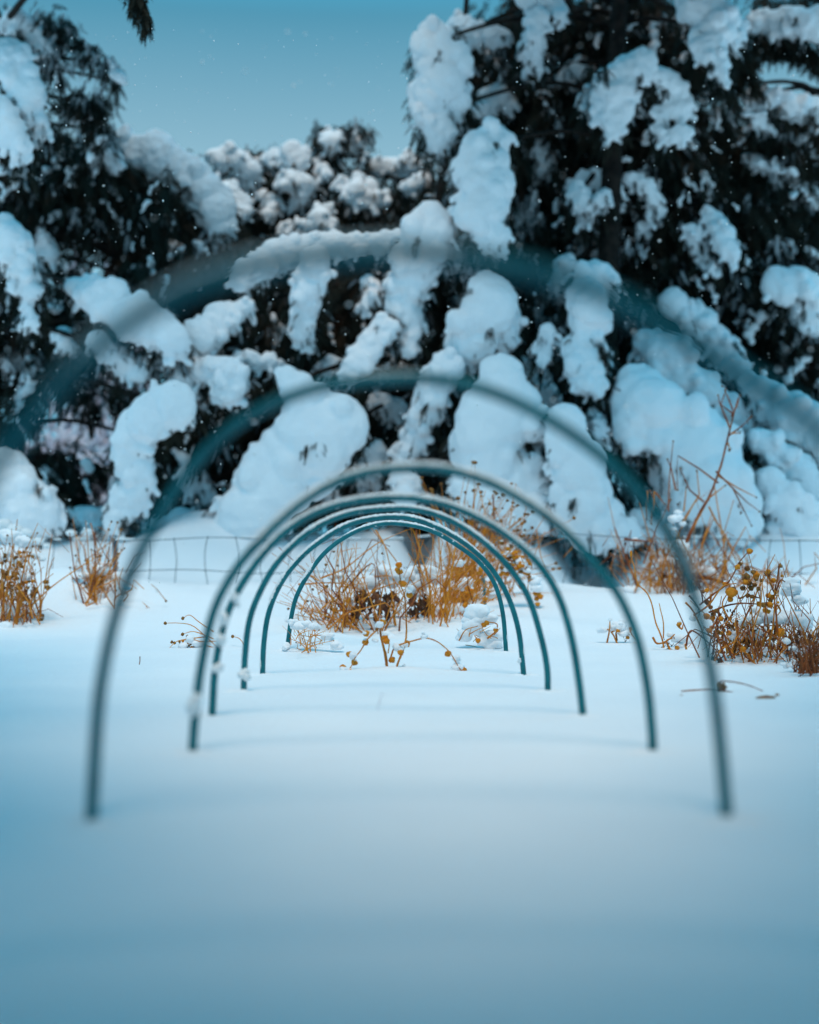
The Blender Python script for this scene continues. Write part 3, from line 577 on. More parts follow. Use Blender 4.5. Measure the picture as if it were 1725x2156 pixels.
# ------------------------------------------------------------------ dry plants
def pt(x, y, Y): return P(x, y, Y)
class Heads:
    def __init__(s, pl): s.p = pl; s.k = 0; s.rest = MB()
    def ball(s, *a, **k):
        s.k += 1
        if s.k < 90: b_ = MB(); b_.ball(*a, **k); b_.build('seed_head', [M['podd'], M['pod']], s.p.root, s.p.base)
        else: s.rest.ball(*a, **k)
class Plant:
    def __init__(s, label, cat, px, py, Y, name='dry_plant', group='dry winter plants standing in the snow'):
        s.Y = Y; b = P(px, py, Y); b[2] = min(b[2], G(b[0], Y) + .02); s.base = b
        s.root = thing(name, label, cat, b, group); s.st = MB(); s.pods = []; s.sn = MB(); s.lf = MB(); s.heads = Heads(s)
    def stem(s, pts, r=.0014, r1=None, mi=0, dy=0, kink=.0):
        r *= 1.35
        p = [P(x, y, s.Y + dy + rng.uniform(-.015, .015)) for x, y in pts]
        c = spline(p, 4) if not kink else np.array(p); s.st.tube(c, np.linspace(r, r1 or r * .6, len(c)), 6, mi, .1); return c
    def pod(s, x, y, r_=6.5, dark=False, dy=0, cap=.4):
        s.pods.append((P(x, y, s.Y + dy + rng.uniform(-.02, .02)), r_ * s.Y / F, dark, rng.uniform() < cap))
    def snow(s, x, y, r_, dy=0, k=4):
        b_ = MB()
        for q in range(k + 2):
            w_ = .35 if q else 0
            b_.ball(P(x + rng.normal(0, w_) * r_, y + rng.normal(0, w_ * .7) * r_, s.Y + dy + rng.uniform(-.008, .008)), r_ * (rng.uniform(.45, .8) if q else .85) * s.Y / F, 0, .03, 2, (1.15, .9, .8))
        o = b_.build('snow_clump', M['snow'], s.root, s.base)
        if r_ > 3.5: snowify(o, r_ * .13 * s.Y / F, r_ * .35 * s.Y / F, r_ * .8 * s.Y / F, 3)
    def leaf(s, x, y, ln, dy=0):
        a = P(x, y, s.Y + dy); d = np.array((rng.normal(0, .4), rng.normal(0, .3), -1)); d /= np.linalg.norm(d); L__ = ln * .55 * s.Y / F
        sd_ = np.cross(d, rng.standard_normal(3)); sd_ /= np.linalg.norm(sd_); v = []
        for q in range(6):
            t_ = q / 5; w_ = .26 * L__ * math.sin(math.pi * (t_ * .85 + .1)) * rng.uniform(.7, 1.2); o_ = np.cross(d, sd_) * L__ * .15 * math.sin(q * 2.2)
            v += [a + d * L__ * t_ + sd_ * w_ + o_, a + d * L__ * t_ - o_ * .5, a + d * L__ * t_ - sd_ * w_ + o_]
        f = []
        for q in range(5):
            for e in (0, 1): f.append((q * 3 + e, q * 3 + e + 1, q * 3 + e + 4, q * 3 + e + 3))
        s.lf.add(v, f)
    def done(s, mats=('stem', 'straw', 'stemd'), leafm='leafd'):
        if s.st.n: s.st.build('stems', [M[k] for k in mats], s.root, s.base)
        many = len(s.pods) > 70
        one = MB()
        for c, r_, dark, cp in s.pods:
            b_ = MB() if not many else one
            # a papery capsule: a squashed ball with ribs and a star of points at its mouth
            v, f = ICO[3 if r_ > .005 else 2]; a_ = np.arctan2(v[:, 1], v[:, 0]); ph = rng.uniform(0, 6)
            rr = 1 + .10 * np.cos(5 * a_ + ph) * (1 - v[:, 2] ** 2) + .12 * np.sin(v[:, 2] * 3 + ph) * np.cos(2 * a_ - ph) + rng.normal(0, .035, len(v)); vv = v * rr[:, None] * np.array((1, 1, .88))
            tx, ty = rng.normal(0, .5), rng.normal(0, .5)
            Rx = np.array(((1, 0, 0), (0, math.cos(tx), -math.sin(tx)), (0, math.sin(tx), math.cos(tx)))); Ry = np.array(((math.cos(ty), 0, math.sin(ty)), (0, 1, 0), (-math.sin(ty), 0, math.cos(ty))))
            vv = vv @ Rx.T @ Ry.T; b_.add(c + vv * r_, f, 1 if dark else 0)
            dn = (Ry @ Rx @ np.array((0, 0, -1.)))
            for q in range(5):
                an = q * 2 * math.pi / 5; e = np.array((math.cos(an), math.sin(an), 0)); p0 = c + dn * r_ * .8 + e * r_ * .25
                b_.tube([p0, p0 + (dn + e * .5) * r_ * .28], [r_ * .13, r_ * .03], 4, 1 if dark else 0)
            cap = MB()
            if cp: cap.ball(c + (0, 0, r_ * .75), r_ * .72, 0, .05, 2, (1.1, 1, .55)); cap.ball(c + (r_ * .3, 0, r_ * .85), r_ * .4, 0, .05, 2)
            if not many: bo_ = b_.build('seed_capsule', [M['pod'], M['podd']], s.root, s.base)
            if cp: cap.build('snow_cap', M['ice'], s.root if many else bo_, s.base)
        if many: one.build('seed_capsules', [M['pod'], M['podd']], s.root, s.base)['kind'] = 'stuff'
        if s.heads.rest.n: s.heads.rest.build('seed_heads', [M['podd'], M['pod']], s.root, s.base)['kind'] = 'stuff'
        if s.lf.n: s.lf.build('leaves', M[leafm], s.root, s.base)
Z5 = lambda x, y: (483 + x * .44, 966 + y * .44)

# berry plant in focus, in front of the clumps
p = Plant('short sprig with three snow tipped arms of golden capsules, in front of the smallest hoop', 'plant', 835, 1412, 3.36)
p.stem([Z5(790, 1035), Z5(812, 965), Z5(835, 905), Z5(848, 840), Z5(845, 740), Z5(838, 650), Z5(822, 610), Z5(815, 540), Z5(810, 500)], .0020, .0011)
p.stem([Z5(757, 1010), Z5(745, 930), Z5(728, 860), Z5(720, 800)], .0026, .002)
p.stem([Z5(735, 790), Z5(700, 825), Z5(660, 865), Z5(630, 915), Z5(600, 955), Z5(580, 1000), Z5(540, 1035)], .0016, .001)
p.stem([Z5(770, 960), Z5(790, 905), Z5(830, 885), Z5(890, 868), Z5(940, 858), Z5(990, 872), Z5(1035, 905), Z5(1065, 940), Z5(1100, 1000), Z5(1140, 1050)], .0015, .001)
p.stem([Z5(760, 930), Z5(765, 880), Z5(745, 850)], .001)
for x, y in ((812, 508), (815, 540), (808, 530), (826, 590), (835, 598), (862, 652), (655, 835), (652, 878), (598, 975), (578, 1020), (545, 998), (548, 1030), (745, 855), (778, 962), (820, 925), (1047, 932), (575, 935), (735, 780), (530, 1045), (1120, 1010), (1140, 1040), (752, 872), (850, 885)):
    p.pod(*Z5(x, y), 7.0, cap=.35)
for x, y, r_ in ((812, 495, 9), (830, 578, 10), (862, 625, 18), (720, 790, 18), (655, 835, 13), (590, 940, 16), (548, 1010, 20), (575, 1015, 12), (815, 905, 26), (840, 890, 16), (700, 870, 14), (930, 850, 16), (928, 835, 8), (1085, 960, 18), (1090, 1000, 26), (1110, 1040, 22), (1075, 1020, 16), (1135, 1055, 14), (835, 990, 8), (520, 1040, 12), (752, 1000, 10)):
    p.snow(*Z5(x, y), r_ * .5)
p.done()

def fan(pl, x0, y0, tips, r=.0013, mi=0, pods=0, dy=.0, jx=6, curve=.15, headr=0, dark=True):
    for tx, ty in tips:
        bx = x0 + rng.normal(0, jx); my = (y0 + ty) / 2; mx = (bx + tx) / 2 + rng.normal(0, curve) * 40 - (tx - bx) * .12
        d_ = dy + rng.uniform(-.12, .12)
        c = pl.stem([(bx, y0 + 8), (mx, my), (tx, ty)], r, r * .5, mi, d_)
        if rng.uniform() < .6:
            q = c[rng.integers(3, len(c) - 1)]; e = np.array((rng.normal(0, .03), rng.normal(0, .02), rng.uniform(.0, .05))); pl.st.tube([q, q + e * .5 + (0, 0, .003), q + e], [r * .6, r * .5, r * .3], 5, mi)
        if headr: pl.heads.ball(c[-1], headr * pl.Y / F * rng.uniform(.7, 1.2), 0 if dark else 1, .18, 1, (1, 1, .85))
def tangle(pl, x0, x1, y0, y1, n, mi=1, r=.0012, ln=(25, 95), dy=0, slope=None):
    for _ in range(n):
        x = rng.uniform(x0, x1); y = rng.uniform(y0, y1); a_ = rng.normal(-math.pi / 2, .75) if slope is None else rng.normal(slope, .35); l_ = rng.uniform(*ln)
        x2, y2 = x + math.cos(a_) * l_, y + math.sin(a_) * l_
        if y2 < y0 - 12: y2 = y0 - rng.uniform(0, 12)
        pl.stem([(x, y), ((x + x2) / 2 + rng.normal(0, .08) * l_, (y + y2) / 2 + rng.normal(0, .06) * l_), (x2, y2)], r * rng.uniform(.7, 1.3), r * .5, mi, dy + rng.uniform(-.15, .15))

def skirt(pl, x0, x1, y, n, r_):
    for _ in range(n): pl.snow(rng.uniform(x0, x1), y + rng.normal(0, .5) * r_, r_ * rng.uniform(.6, 1.25), rng.uniform(-.16, .02), 5)
def wild(pl, x0, x1, y0, n, top, spread=90, mats=(0, 1, 1, 0, 2), r=(.0011, .0024)):
    for _ in range(n):
        x = rng.uniform(x0, x1); y = y0 + rng.uniform(-25, 6); ty = rng.uniform(top, y0 - 40); sd = rng.normal(0, 1) * spread; pts = [(x, y)]
        k = rng.integers(2, 5)
        for q in range(1, k + 1):
            f_ = q / k; pts.append((x + sd * f_ ** 1.2 + rng.normal(0, 8), y + (ty - y) * f_ + rng.normal(0, 7)))
        if rng.uniform() < .45:                           # snapped, the end hangs down
            pts.append((pts[-1][0] + np.sign(sd) * rng.uniform(12, 40), pts[-1][1] + rng.uniform(10, 60)))
        rr_ = rng.uniform(*r); c = pl.stem(pts, rr_, rr_ * .55, int(rng.choice(mats)), rng.uniform(-.18, .18), kink=1)
        if rng.uniform() < .5: pl.stem([pts[1], (pts[1][0] + rng.normal(0, 26), pts[1][1] - rng.uniform(15, 50))], rr_ * .6, rr_ * .35, 1, 0, kink=1)
# golden clump inside the hoops, left half
p = Plant('golden straw clump with crossing stalks, left half of the smallest hoop', 'plant', 740, 1345, 4.5)
tips = [Z5(*q) for q in ((340, 510), (360, 590), (400, 470), (450, 455), (520, 400), (545, 390), (560, 420), (610, 400), (640, 520), (700, 620), (680, 500), (740, 395), (380, 640), (330, 620), (470, 480), (420, 550), (500, 560), (600, 600), (760, 560), (300, 690), (240, 680), (290, 600), (345, 700), (650, 640))]
fan(p, Z5(520, 0)[0], 1335, tips, .0016, 1, jx=26, curve=.3)
fan(p, Z5(540, 0)[0], 1335, [(x + rng.normal(0, 14), y + rng.normal(0, 14)) for x, y in tips[::2]], .0015, 0, jx=34, curve=.5)
tangle(p, 630, 800, 1215, 1330, 16, 1); tangle(p, 620, 800, 1230, 1345, 14, 0); wild(p, 665, 850, 1340, 44, 1090, 75); skirt(p, 660, 850, 1348, 12, 16)
p.stem([Z5(440, 570), Z5(560, 520), Z5(700, 410), Z5(850, 340)], .002, .001, 1); p.stem([Z5(540, 640), Z5(680, 500), Z5(700, 600), Z5(690, 760)], .0018, .001, 2)
p.stem([Z5(700, 340), Z5(745, 420), Z5(780, 560), Z5(830, 760)], .0016, .001, 1); p.stem([Z5(330, 600), Z5(560, 600), Z5(760, 700)], .0018, .001, 1)
for _ in range(60): p.leaf(*Z5(rng.uniform(600, 790), rng.uniform(620, 740)), rng.uniform(26, 50), rng.uniform(-.1, .15))
for _ in range(12): p.leaf(*Z5(rng.uniform(450, 560), rng.uniform(640, 780)), rng.uniform(14, 26), .05)
for x, y, r_ in ((620, 600, 40), (680, 590, 44), (740, 540, 50), (800, 560, 50), (560, 700, 40), (770, 700, 34), (500, 560, 30), (640, 660, 30), (420, 720, 26), (610, 780, 30), (470, 800, 30), (550, 860, 40), (800, 800, 50), (300, 770, 26), (340, 780, 26), (400, 790, 22)): p.snow(*Z5(x, y), r_ * .44, .1, 6)
for _ in range(14): p.heads.ball(P(*Z5(rng.uniform(250, 800), rng.uniform(420, 860)), 4.45), .005, 0, .2, 1)
p.done()
p = p
# small frosted bush at the foot of the left leg
p = Plant('small low frosted tuft beside the left foot of the smallest hoop', 'plant', 640, 1368, 3.85)
fan(p, 645, 1366, [Z5(*q) for q in ((300, 800), (330, 830), (360, 810), (400, 800), (430, 820), (440, 870), (350, 860), (390, 850), (320, 880), (500, 870), (470, 840), (290, 860))], .0011, 1, jx=14, headr=2)
for x, y, r_ in ((330, 800, 30), (370, 790, 28), (410, 800, 24), (300, 780, 20), (460, 850, 26), (520, 890, 28), (270, 900, 20)): p.snow(*Z5(x, y), r_ * .44, 0, 5)
tangle(p, 610, 700, 1335, 1372, 26, 1, .0009, (10, 34)); p.heads.ball(P(*Z5(265, 920), 4.0), .013, 0, .15, 2, (1.5, 1, .8)); p.done()

# golden clump inside the hoops, right half
p = Plant('golden upright stalks with brown leaves, right half of the smallest hoop', 'plant', 935, 1350, 4.6)
tips = [Z5(*q) for q in ((880, 340), (900, 380), (975, 380), (1000, 380), (1020, 400), (1080, 400), (1070, 430), (1100, 450), (1150, 380), (1130, 500), (1200, 520), (1210, 470), (1220, 590), (960, 480), (1180, 560), (1240, 620))]
fan(p, Z5(985, 0)[0], 1345, tips, .0019, 1, jx=22, curve=.12); fan(p, Z5(1010, 0)[0], 1345, [(x + rng.normal(0, 16), y + rng.normal(0, 12)) for x, y in tips[::2]], .0016, 0, jx=20, curve=.2)
p.stem([Z5(895, 340), Z5(905, 500), Z5(925, 640), Z5(940, 890)], .0022, .001, 2); p.stem([Z5(1100, 640), Z5(1150, 700), Z5(1200, 800), Z5(1245, 920)], .0016, .001, 0)
p.stem([Z5(840, 890), Z5(880, 750), Z5(900, 620), Z5(1000, 620)], .0015, .001, 1); p.stem([Z5(1060, 870), Z5(1075, 720), Z5(1080, 640), Z5(1190, 540)], .002, .001, 1)
wild(p, 880, 1000, 1345, 22, 1090, 60); skirt(p, 850, 1000, 1350, 10, 16); tangle(p, 880, 1010, 1200, 1345, 30, 1, .0012, (30, 90), 0, -1.1)
for _ in range(30): p.leaf(*Z5(rng.uniform(870, 950), rng.uniform(640, 730)), rng.uniform(28, 55), rng.uniform(-.1, .1))
for x, y in ((985, 780), (980, 820), (1065, 760), (990, 850), (1062, 800)): p.leaf(*Z5(x, y), 30)
for x, y, r_ in ((900, 600, 60), (860, 560, 50), (950, 540, 50), (1050, 740, 50), (1090, 720, 40), (1130, 600, 40), (1060, 800, 40), (880, 640, 40), (980, 730, 34), (1100, 500, 26)): p.snow(*Z5(x, y), r_ * .44, .12, 6)
for x, y in ((1140, 620), (1155, 655), (1135, 640), (1160, 630), (1050, 820), (1045, 810), (1060, 835), (1200, 545), (1205, 530), (1225, 670), (1130, 700)): p.pod(*Z5(x, y), 6)
p.done()
# low snowy tuft at right
p = Plant('low snow covered tuft with a bent golden sprig, right foot of the smallest hoop', 'plant', 1010, 1365, 3.95)
p.stem([Z5(1235, 860), Z5(1275, 825), Z5(1280, 790), Z5(1230, 780)], .0018, .0012); p.stem([Z5(1100, 870), Z5(1130, 820), Z5(1190, 800)], .0013)
for x, y in ((1232, 785), (1218, 795), (1275, 820), (1190, 870)): p.pod(*Z5(x, y), 5.5)
for x, y, r_ in ((1200, 740, 50), (1230, 760, 46), (1160, 800, 50), (1250, 850, 50), (1130, 840, 40), (1270, 890, 40), (1180, 780, 40)): p.snow(*Z5(x, y), r_ * .44, .03, 7)
tangle(p, 975, 1050, 1330, 1365, 14, 0, .001, (14, 40)); p.done()

# fan with small dark heads, right of centre behind the hoops
p = Plant('tall fan of thin orange stalks with tiny dark seed heads, right of centre', 'plant', 985, 1270, 5.2)
tips = [Z5(*q) for q in ((920, 90), (925, 125), (965, 145), (1015, 120), (1165, 15), (1175, 20), (1195, 120), (1205, 158), (1270, 155), (1280, 165), (1310, 170), (1360, 210), (1375, 225), (1455, 250), (1415, 265), (1430, 265), (1270, 240), (1245, 215), (1150, 230), (1380, 340), (1415, 300), (1400, 310), (1565, 500), (1580, 525), (1650, 285), (1350, 120), (1130, 160), (1095, 190), (1330, 200), (1240, 290), (1390, 290), (1170, 150), (1300, 300), (1210, 230), (1450, 330), (1190, 300))]
wild(p, 970, 1130, 1262, 26, 1010, 80, (0, 0, 1), (.0012, .002)); fan(p, Z5(1085, 0)[0], 1262, tips, .0017, 0, jx=20, curve=.1, headr=5)
fan(p, Z5(1085, 0)[0], 1262, [(x + rng.normal(0, 16), y + rng.uniform(8, 50)) for x, y in tips], .0015, 1, jx=24, curve=.1, headr=3.4)
fan(p, Z5(1070, 0)[0], 1262, [(x + rng.normal(0, 20), y + rng.uniform(30, 90)) for x, y in tips[::2]], .0013, 1, jx=26, curve=.14)
p.stem([Z5(1262, 170), Z5(1268, 300), Z5(1270, 500)], .0022, .0015, 2); p.stem([Z5(1500, 270), Z5(1580, 320), Z5(1650, 400), Z5(1600, 470)], .0016, .001, 1); p.stem([Z5(1470, 340), Z5(1500, 500), Z5(1560, 590)], .0014, .001, 1)
for _ in range(30): p.leaf(*Z5(rng.uniform(1210, 1300), rng.uniform(240, 480)), rng.uniform(12, 24), .1)
for x, y, r_ in ((1350, 420, 34), (1400, 450, 30), (1300, 440, 30), (1240, 420, 26), (1390, 520, 24), (1150, 440, 30), (1100, 540, 36), (1060, 480, 30)): p.snow(*Z5(x, y), r_ * .44, .1, 6)
p.done()
p = Plant('drooping cluster of golden capsules capped with snow, right of the hoop crowns', 'plant', 1060, 1262, 4.9)
p.stem([Z5(1180, 600), Z5(1250, 470), Z5(1350, 455), Z5(1430, 540), Z5(1475, 660)], .0016, .001); p.stem([Z5(1250, 480), Z5(1330, 500), Z5(1400, 600)], .0014); p.stem([Z5(1250, 640), Z5(1290, 520), Z5(1400, 470)], .0014)
for _ in range(44):
    x = rng.uniform(1290, 1440); p.pod(*Z5(x, 470 + rng.normal(0, 34) + (x - 1290) * .25), 5, dark=rng.uniform() < .2, cap=.3)
for x, y in ((1465, 645), (1480, 650), (1470, 670), (1490, 660), (1475, 695), (1450, 575), (1440, 580), (1310, 545), (1330, 550), (1415, 545), (1300, 555), (1400, 610)): p.pod(*Z5(x, y), 5.5)
for x, y, r_ in ((1460, 590, 26), (1470, 620, 26), (1450, 570, 20), (1420, 530, 18), (1340, 450, 24), (1390, 490, 22), (1320, 530, 18)): p.snow(*Z5(x, y), r_ * .44, 0, 6)
p.done()

# left side
p = Plant('brown bushy seed plant heaped with snow at the left edge by the fence', 'plant', 30, 1320, 4.7)
fan(p, 30, 1310, [(rng.uniform(-30, 85), rng.uniform(1120, 1230)) for _ in range(26)], .0014, 0, jx=26, headr=2.6); fan(p, 20, 1330, [(rng.uniform(-30, 90), rng.uniform(1200, 1320)) for _ in range(30)], .0013, 2, jx=26, headr=4)
wild(p, -20, 90, 1325, 50, 1100, 40, (0, 0, 2), (.0012, .0024)); skirt(p, -20, 100, 1325, 9, 18)
for _ in range(60): p.pod(rng.uniform(-5, 70) , rng.uniform(1160, 1245), 3.8, rng.uniform() < .6, rng.uniform(-.1, .1), .25)
for x, y in ((76, 1245), (98, 1225), (100, 1236), (70, 1252), (55, 1260), (50, 1250), (10, 1210), (85, 1305), (20, 1325), (38, 1312), (5, 1335), (88, 1298)): p.pod(x, y, 6, True)
p.stem([(62, 1280), (110, 1235), (160, 1200), (200, 1175)], .002, .0012, 1)
for x, y, r_ in ((20, 1130, 20), (50, 1140, 18), (5, 1170, 16), (55, 1215, 12), (30, 1285, 18), (0, 1280, 22), (40, 1180, 12), (80, 1170, 12)): p.snow(x, y, r_, 0, 6)
p.done()
p = Plant('tan tuft of upright stalks poking from the drift near the left fence', 'plant', 215, 1290, 5.05)
fan(p, 195, 1280, [(235, 1098), (248, 1100), (230, 1115), (255, 1115), (262, 1140), (222, 1150), (212, 1170), (257, 1158), (250, 1165), (160, 1170), (148, 1195), (200, 1160), (180, 1180), (262, 1155), (240, 1135), (200, 1135), (230, 1180), (190, 1205)], .0016, 1, jx=12, headr=3)
fan(p, 205, 1285, [(rng.uniform(150, 262), rng.uniform(1150, 1235)) for _ in range(18)], .0014, 0, jx=14, headr=2)
wild(p, 150, 260, 1285, 30, 1090, 44, (0, 1, 2), (.0014, .0026)); skirt(p, 150, 265, 1290, 9, 16); fan(p, 195, 1288, [(rng.uniform(150, 250), rng.uniform(1200, 1270)) for _ in range(30)], .0013, 2, jx=14, headr=2.5)
for _ in range(30): p.leaf(rng.uniform(170, 225), rng.uniform(1205, 1275), rng.uniform(10, 20))
for x, y, r_ in ((210, 1200, 22), (235, 1235, 24), (190, 1215, 14), (250, 1215, 18), (160, 1195, 12), (170, 1285, 20), (230, 1270, 20)): p.snow(x, y, r_, .03, 6)
p.done()
p = Plant('low pale sprig with tiny heads lying on snow left of the hoops', 'plant', 430, 1375, 3.95)
for a_ in ([(455, 1360), (410, 1320), (380, 1312), (348, 1312)], [(450, 1330), (420, 1310), (400, 1295), (385, 1302)], [(440, 1340), (400, 1345), (370, 1352), (345, 1380)], [(460, 1350), (420, 1350), (395, 1340)], [(450, 1345), (410, 1330), (385, 1335)], [(430, 1365), (400, 1372), (375, 1378)], [(470, 1370), (430, 1358), (410, 1360)], [(520, 1365), (505, 1345), (490, 1340)]):
    c = p.stem(a_, .0012, .0007, 1); p.heads.ball(c[-1], .005, 0, .15, 1)
for _ in range(16): p.heads.ball(P(rng.uniform(360, 425), rng.uniform(1345, 1378), 3.95), .0045, rng.integers(0, 2), .15, 1)
for x, y, r_ in ((400, 1345, 12), (420, 1355, 12), (385, 1360, 10)): p.snow(x, y, r_)
p.done()
for x, y, x2, y2, lab in ((293, 1402, 295, 1382, 'tiny upright brown twig poking from open snow on the left'), (262, 1420, 250, 1405, 'tiny bent dark twig lying on the snow, leftmost of the two twigs')):
    m = MB(); q = P(x, y, 3.5); q[2] = G(q[0], 3.5) - .004; e = P(x2, y2, 3.5); m.tube(spline([q, (q + e) / 2 + (.001, 0, 0), e], 4), [.0012] * 9 if 0 else .0011, 6)
    tag(m.build('twig', M['stemd']), lab, 'twig', 'small twigs poking from the snow')
m = MB(); q = P(793, 1500, 2.4); e = P(806, 1458, 2.4); q[2] = G(q[0], 2.4) - .003; m.tube([q, q * .5 + e * .5, e], [.0008, .001, .0006], 6)
tag(m.build('twig', M['frost']), 'faint frosted twig in the middle of the hoop row', 'twig', 'small twigs poking from the snow')
p = Plant('thin wispy stems hanging over the left snowdrift beside the second hoop', 'plant', 300, 1340, 4.9)
for a_ in ([(340, 1310), (320, 1285), (300, 1268)], [(312, 1290), (308, 1275), (300, 1268)], [(306, 1330), (300, 1300)], [(350, 1265), (330, 1240), (318, 1230)]): c = p.stem(a_, .0011, .0007); p.heads.ball(c[0], .005, 0, .1, 1)
p.done()

# right side
Z7 = lambda x, y: (1173 + x * .32, 966 + y * .32)
Z4 = lambda x, y: (862.5 + x * .5, 552 + y * .5)
p = Plant('tall zigzag brown stalk rising highest above the fence on the right', 'plant', 1475, 1240, 5.3)
p.stem([Z4(1165, 1180), Z4(1220, 1060), Z4(1265, 980), Z4(1310, 860), Z4(1340, 740), Z4(1365, 640), Z4(1385, 570)], .0046, .0022, 2)
for a_ in ([(1365, 640), (1310, 600), (1335, 530), (1318, 520)], [(1360, 620), (1330, 540)], [(1350, 700), (1305, 590), (1300, 560)], [(1345, 730), (1400, 690), (1440, 650)], [(1355, 650), (1380, 600), (1392, 560)], [(1340, 760), (1350, 790)], [(1355, 720), (1390, 720)],
           [(1290, 880), (1360, 950), (1420, 1010), (1475, 1050)], [(1300, 900), (1380, 950), (1460, 990)], [(1265, 990), (1330, 940)], [(1240, 1010), (1180, 960), (1140, 870)], [(1300, 930), (1220, 870), (1130, 815), (1125, 870), (1130, 960)],
           [(1090, 1050), (1095, 900), (1110, 755)], [(1120, 960), (1100, 860), (1085, 830)], [(1260, 1030), (1285, 1080), (1330, 1150), (1400, 1320)], [(1170, 1180), (1210, 1090), (1260, 1000)], [(1230, 1190), (1280, 1080), (1320, 1160)],
           [(1145, 1100), (1220, 980), (1210, 880)], [(1000, 965), (1000, 1080)], [(1010, 960), (1040, 1030)], [(1035, 970), (1075, 1020)], [(1030, 965), (1020, 1100)], [(1360, 950), (1440, 1110)], [(1155, 1050), (1165, 950)], [(985, 1270), (1040, 1120), (1100, 1000)]):
    c = p.stem([Z4(*q) for q in a_], .0027, .0014, 2 if rng.uniform() < .5 else 0, kink=1); p.heads.ball(c[-1], .0045, 0, .25, 1)
for x, y in ((1135, 1010), (1350, 780), (1340, 760), (1000, 1060), (1020, 1080), (1140, 1120), (1400, 1030), (1385, 1020), (1380, 610), (1420, 660), (1390, 700)):
    for _ in range(3): p.leaf(*Z4(x + rng.normal(0, 5), y + rng.normal(0, 8)), rng.uniform(9, 17))
for x, y, r_ in ((1120, 1080, 22), (1130, 1060, 16), (1150, 1100, 14), (1110, 1120, 12)): p.snow(*Z4(x, y), r_ * .6)
p.done()
p = Plant('orange brown thicket of bent stalks by the fence under the tall zigzag stalk', 'plant', 1420, 1260, 5.5)
fan(p, 1410, 1250, [(rng.uniform(1345, 1500), rng.uniform(1110, 1215)) for _ in range(46)], .0016, 0, jx=30, curve=.3); fan(p, 1440, 1250, [(rng.uniform(1330, 1530), rng.uniform(1130, 1230)) for _ in range(36)], .0015, 2, jx=40, curve=.4)
tangle(p, 1320, 1540, 1170, 1255, 60, 0, .0016, (20, 70)); wild(p, 1330, 1540, 1255, 22, 1010, 60, (0, 0, 2), (.0016, .0028)); wild(p, 1330, 1700, 1255, 44, 1110, 60, (0, 0, 2, 2), (.0016, .003)); skirt(p, 1320, 1550, 1262, 16, 17); p.stem([(1315, 1136), (1345, 1138), (1365, 1140)], .004, .003, 2)
p.stem([(1285, 1200), (1300, 1150), (1315, 1136)], .0013); p.stem([(1310, 1220), (1308, 1180), (1316, 1140)], .0013, .001, 2); p.stem([(1455, 1210), (1510, 1222), (1530, 1232)], .007, .004, 2)
for _ in range(60): p.leaf(rng.uniform(1370, 1440), rng.uniform(1150, 1230), rng.uniform(10, 24), .05)
for _ in range(40): p.leaf(rng.uniform(1440, 1530), rng.uniform(1200, 1240), rng.uniform(8, 18), .0)
for _ in range(20): p.leaf(rng.uniform(1312, 1360), rng.uniform(1136, 1150), rng.uniform(8, 16), .0)
for x, y, r_ in ((1400, 1190, 20), (1430, 1150, 18), (1420, 1225, 20), (1480, 1205, 20), (1500, 1240, 20), (1370, 1235, 16), (1340, 1140, 9), (1395, 1250, 24), (1450, 1240, 26), (1360, 1262, 20), (1520, 1220, 12)): p.snow(x, y, r_, .04, 6)
p.done(leafm='leafd')
p = Plant('single wavy yellow stem between the snow and the fence on the right', 'plant', 1395, 1372, 4.0)
p.stem([Z7(705, 1270), Z7(690, 1180), Z7(650, 1080), Z7(625, 960), Z7(590, 880), Z7(530, 820), Z7(510, 720), Z7(490, 650), Z7(487, 610)], .0018, .0012, 1); p.stem([Z7(700, 1180), Z7(700, 1080), Z7(680, 990), Z7(672, 950)], .0014, .001, 1)
p.heads.ball(P(*Z7(488, 625), 4.0), .006, 1, .1, 1, (.7, .7, 2)); p.done()
p = Plant('large sprawling plant with many round golden berries on the right', 'plant', 1560, 1400, 3.6)
for a_ in ([(940, 960), (1030, 890), (1120, 820), (1165, 750), (1200, 680), (1255, 615)], [(900, 1030), (1000, 960), (1090, 840), (1180, 820)], [(1000, 1010), (1120, 965), (1220, 950), (1330, 955), (1400, 940)], [(845, 945), (900, 1010), (960, 1150), (1000, 1300)], [(870, 900), (930, 980), (935, 1030)],
           [(1450, 1140), (1440, 1000), (1430, 900), (1450, 780), (1460, 690)], [(1430, 900), (1470, 800), (1500, 810)], [(1410, 1180), (1430, 1000), (1430, 860)], [(1190, 1100), (1195, 1200), (1235, 1370)], [(1230, 1350), (1190, 1180), (1190, 1070)], [(850, 1230), (860, 1170), (885, 1130), (950, 1170), (1040, 1250), (1095, 1340)],
           [(1150, 1080), (1100, 1000), (1090, 940), (1140, 860)], [(1270, 900), (1310, 910), (1345, 920)], [(1200, 920), (1240, 900), (1275, 850)], [(1390, 770), (1420, 860), (1440, 900)], [(1280, 960), (1210, 1100)], [(1420, 1350), (1470, 1280), (1510, 1210)], [(1340, 1240), (1360, 1180), (1400, 1120)],
           [(1290, 1390), (1300, 1300), (1310, 1260)], [(1200, 920), (1190, 900)], [(1450, 960), (1470, 1000), (1450, 1030)], [(1020, 1110), (1055, 1060)], [(950, 870), (955, 900), (960, 950)], [(1015, 890), (1010, 960)]):
    p.stem([Z7(*q) for q in a_], .0020, .0012, 2 if rng.uniform() < .6 else 0)
p.stem([Z7(1190, 1200), Z7(1310, 1370), Z7(1400, 1450), Z7(1487, 1540)], .0016, .001, 0); p.stem([Z7(1335, 1520), Z7(1340, 1400), Z7(1385, 1280), Z7(1410, 1160), Z7(1430, 1100)], .0018, .0012, 0)
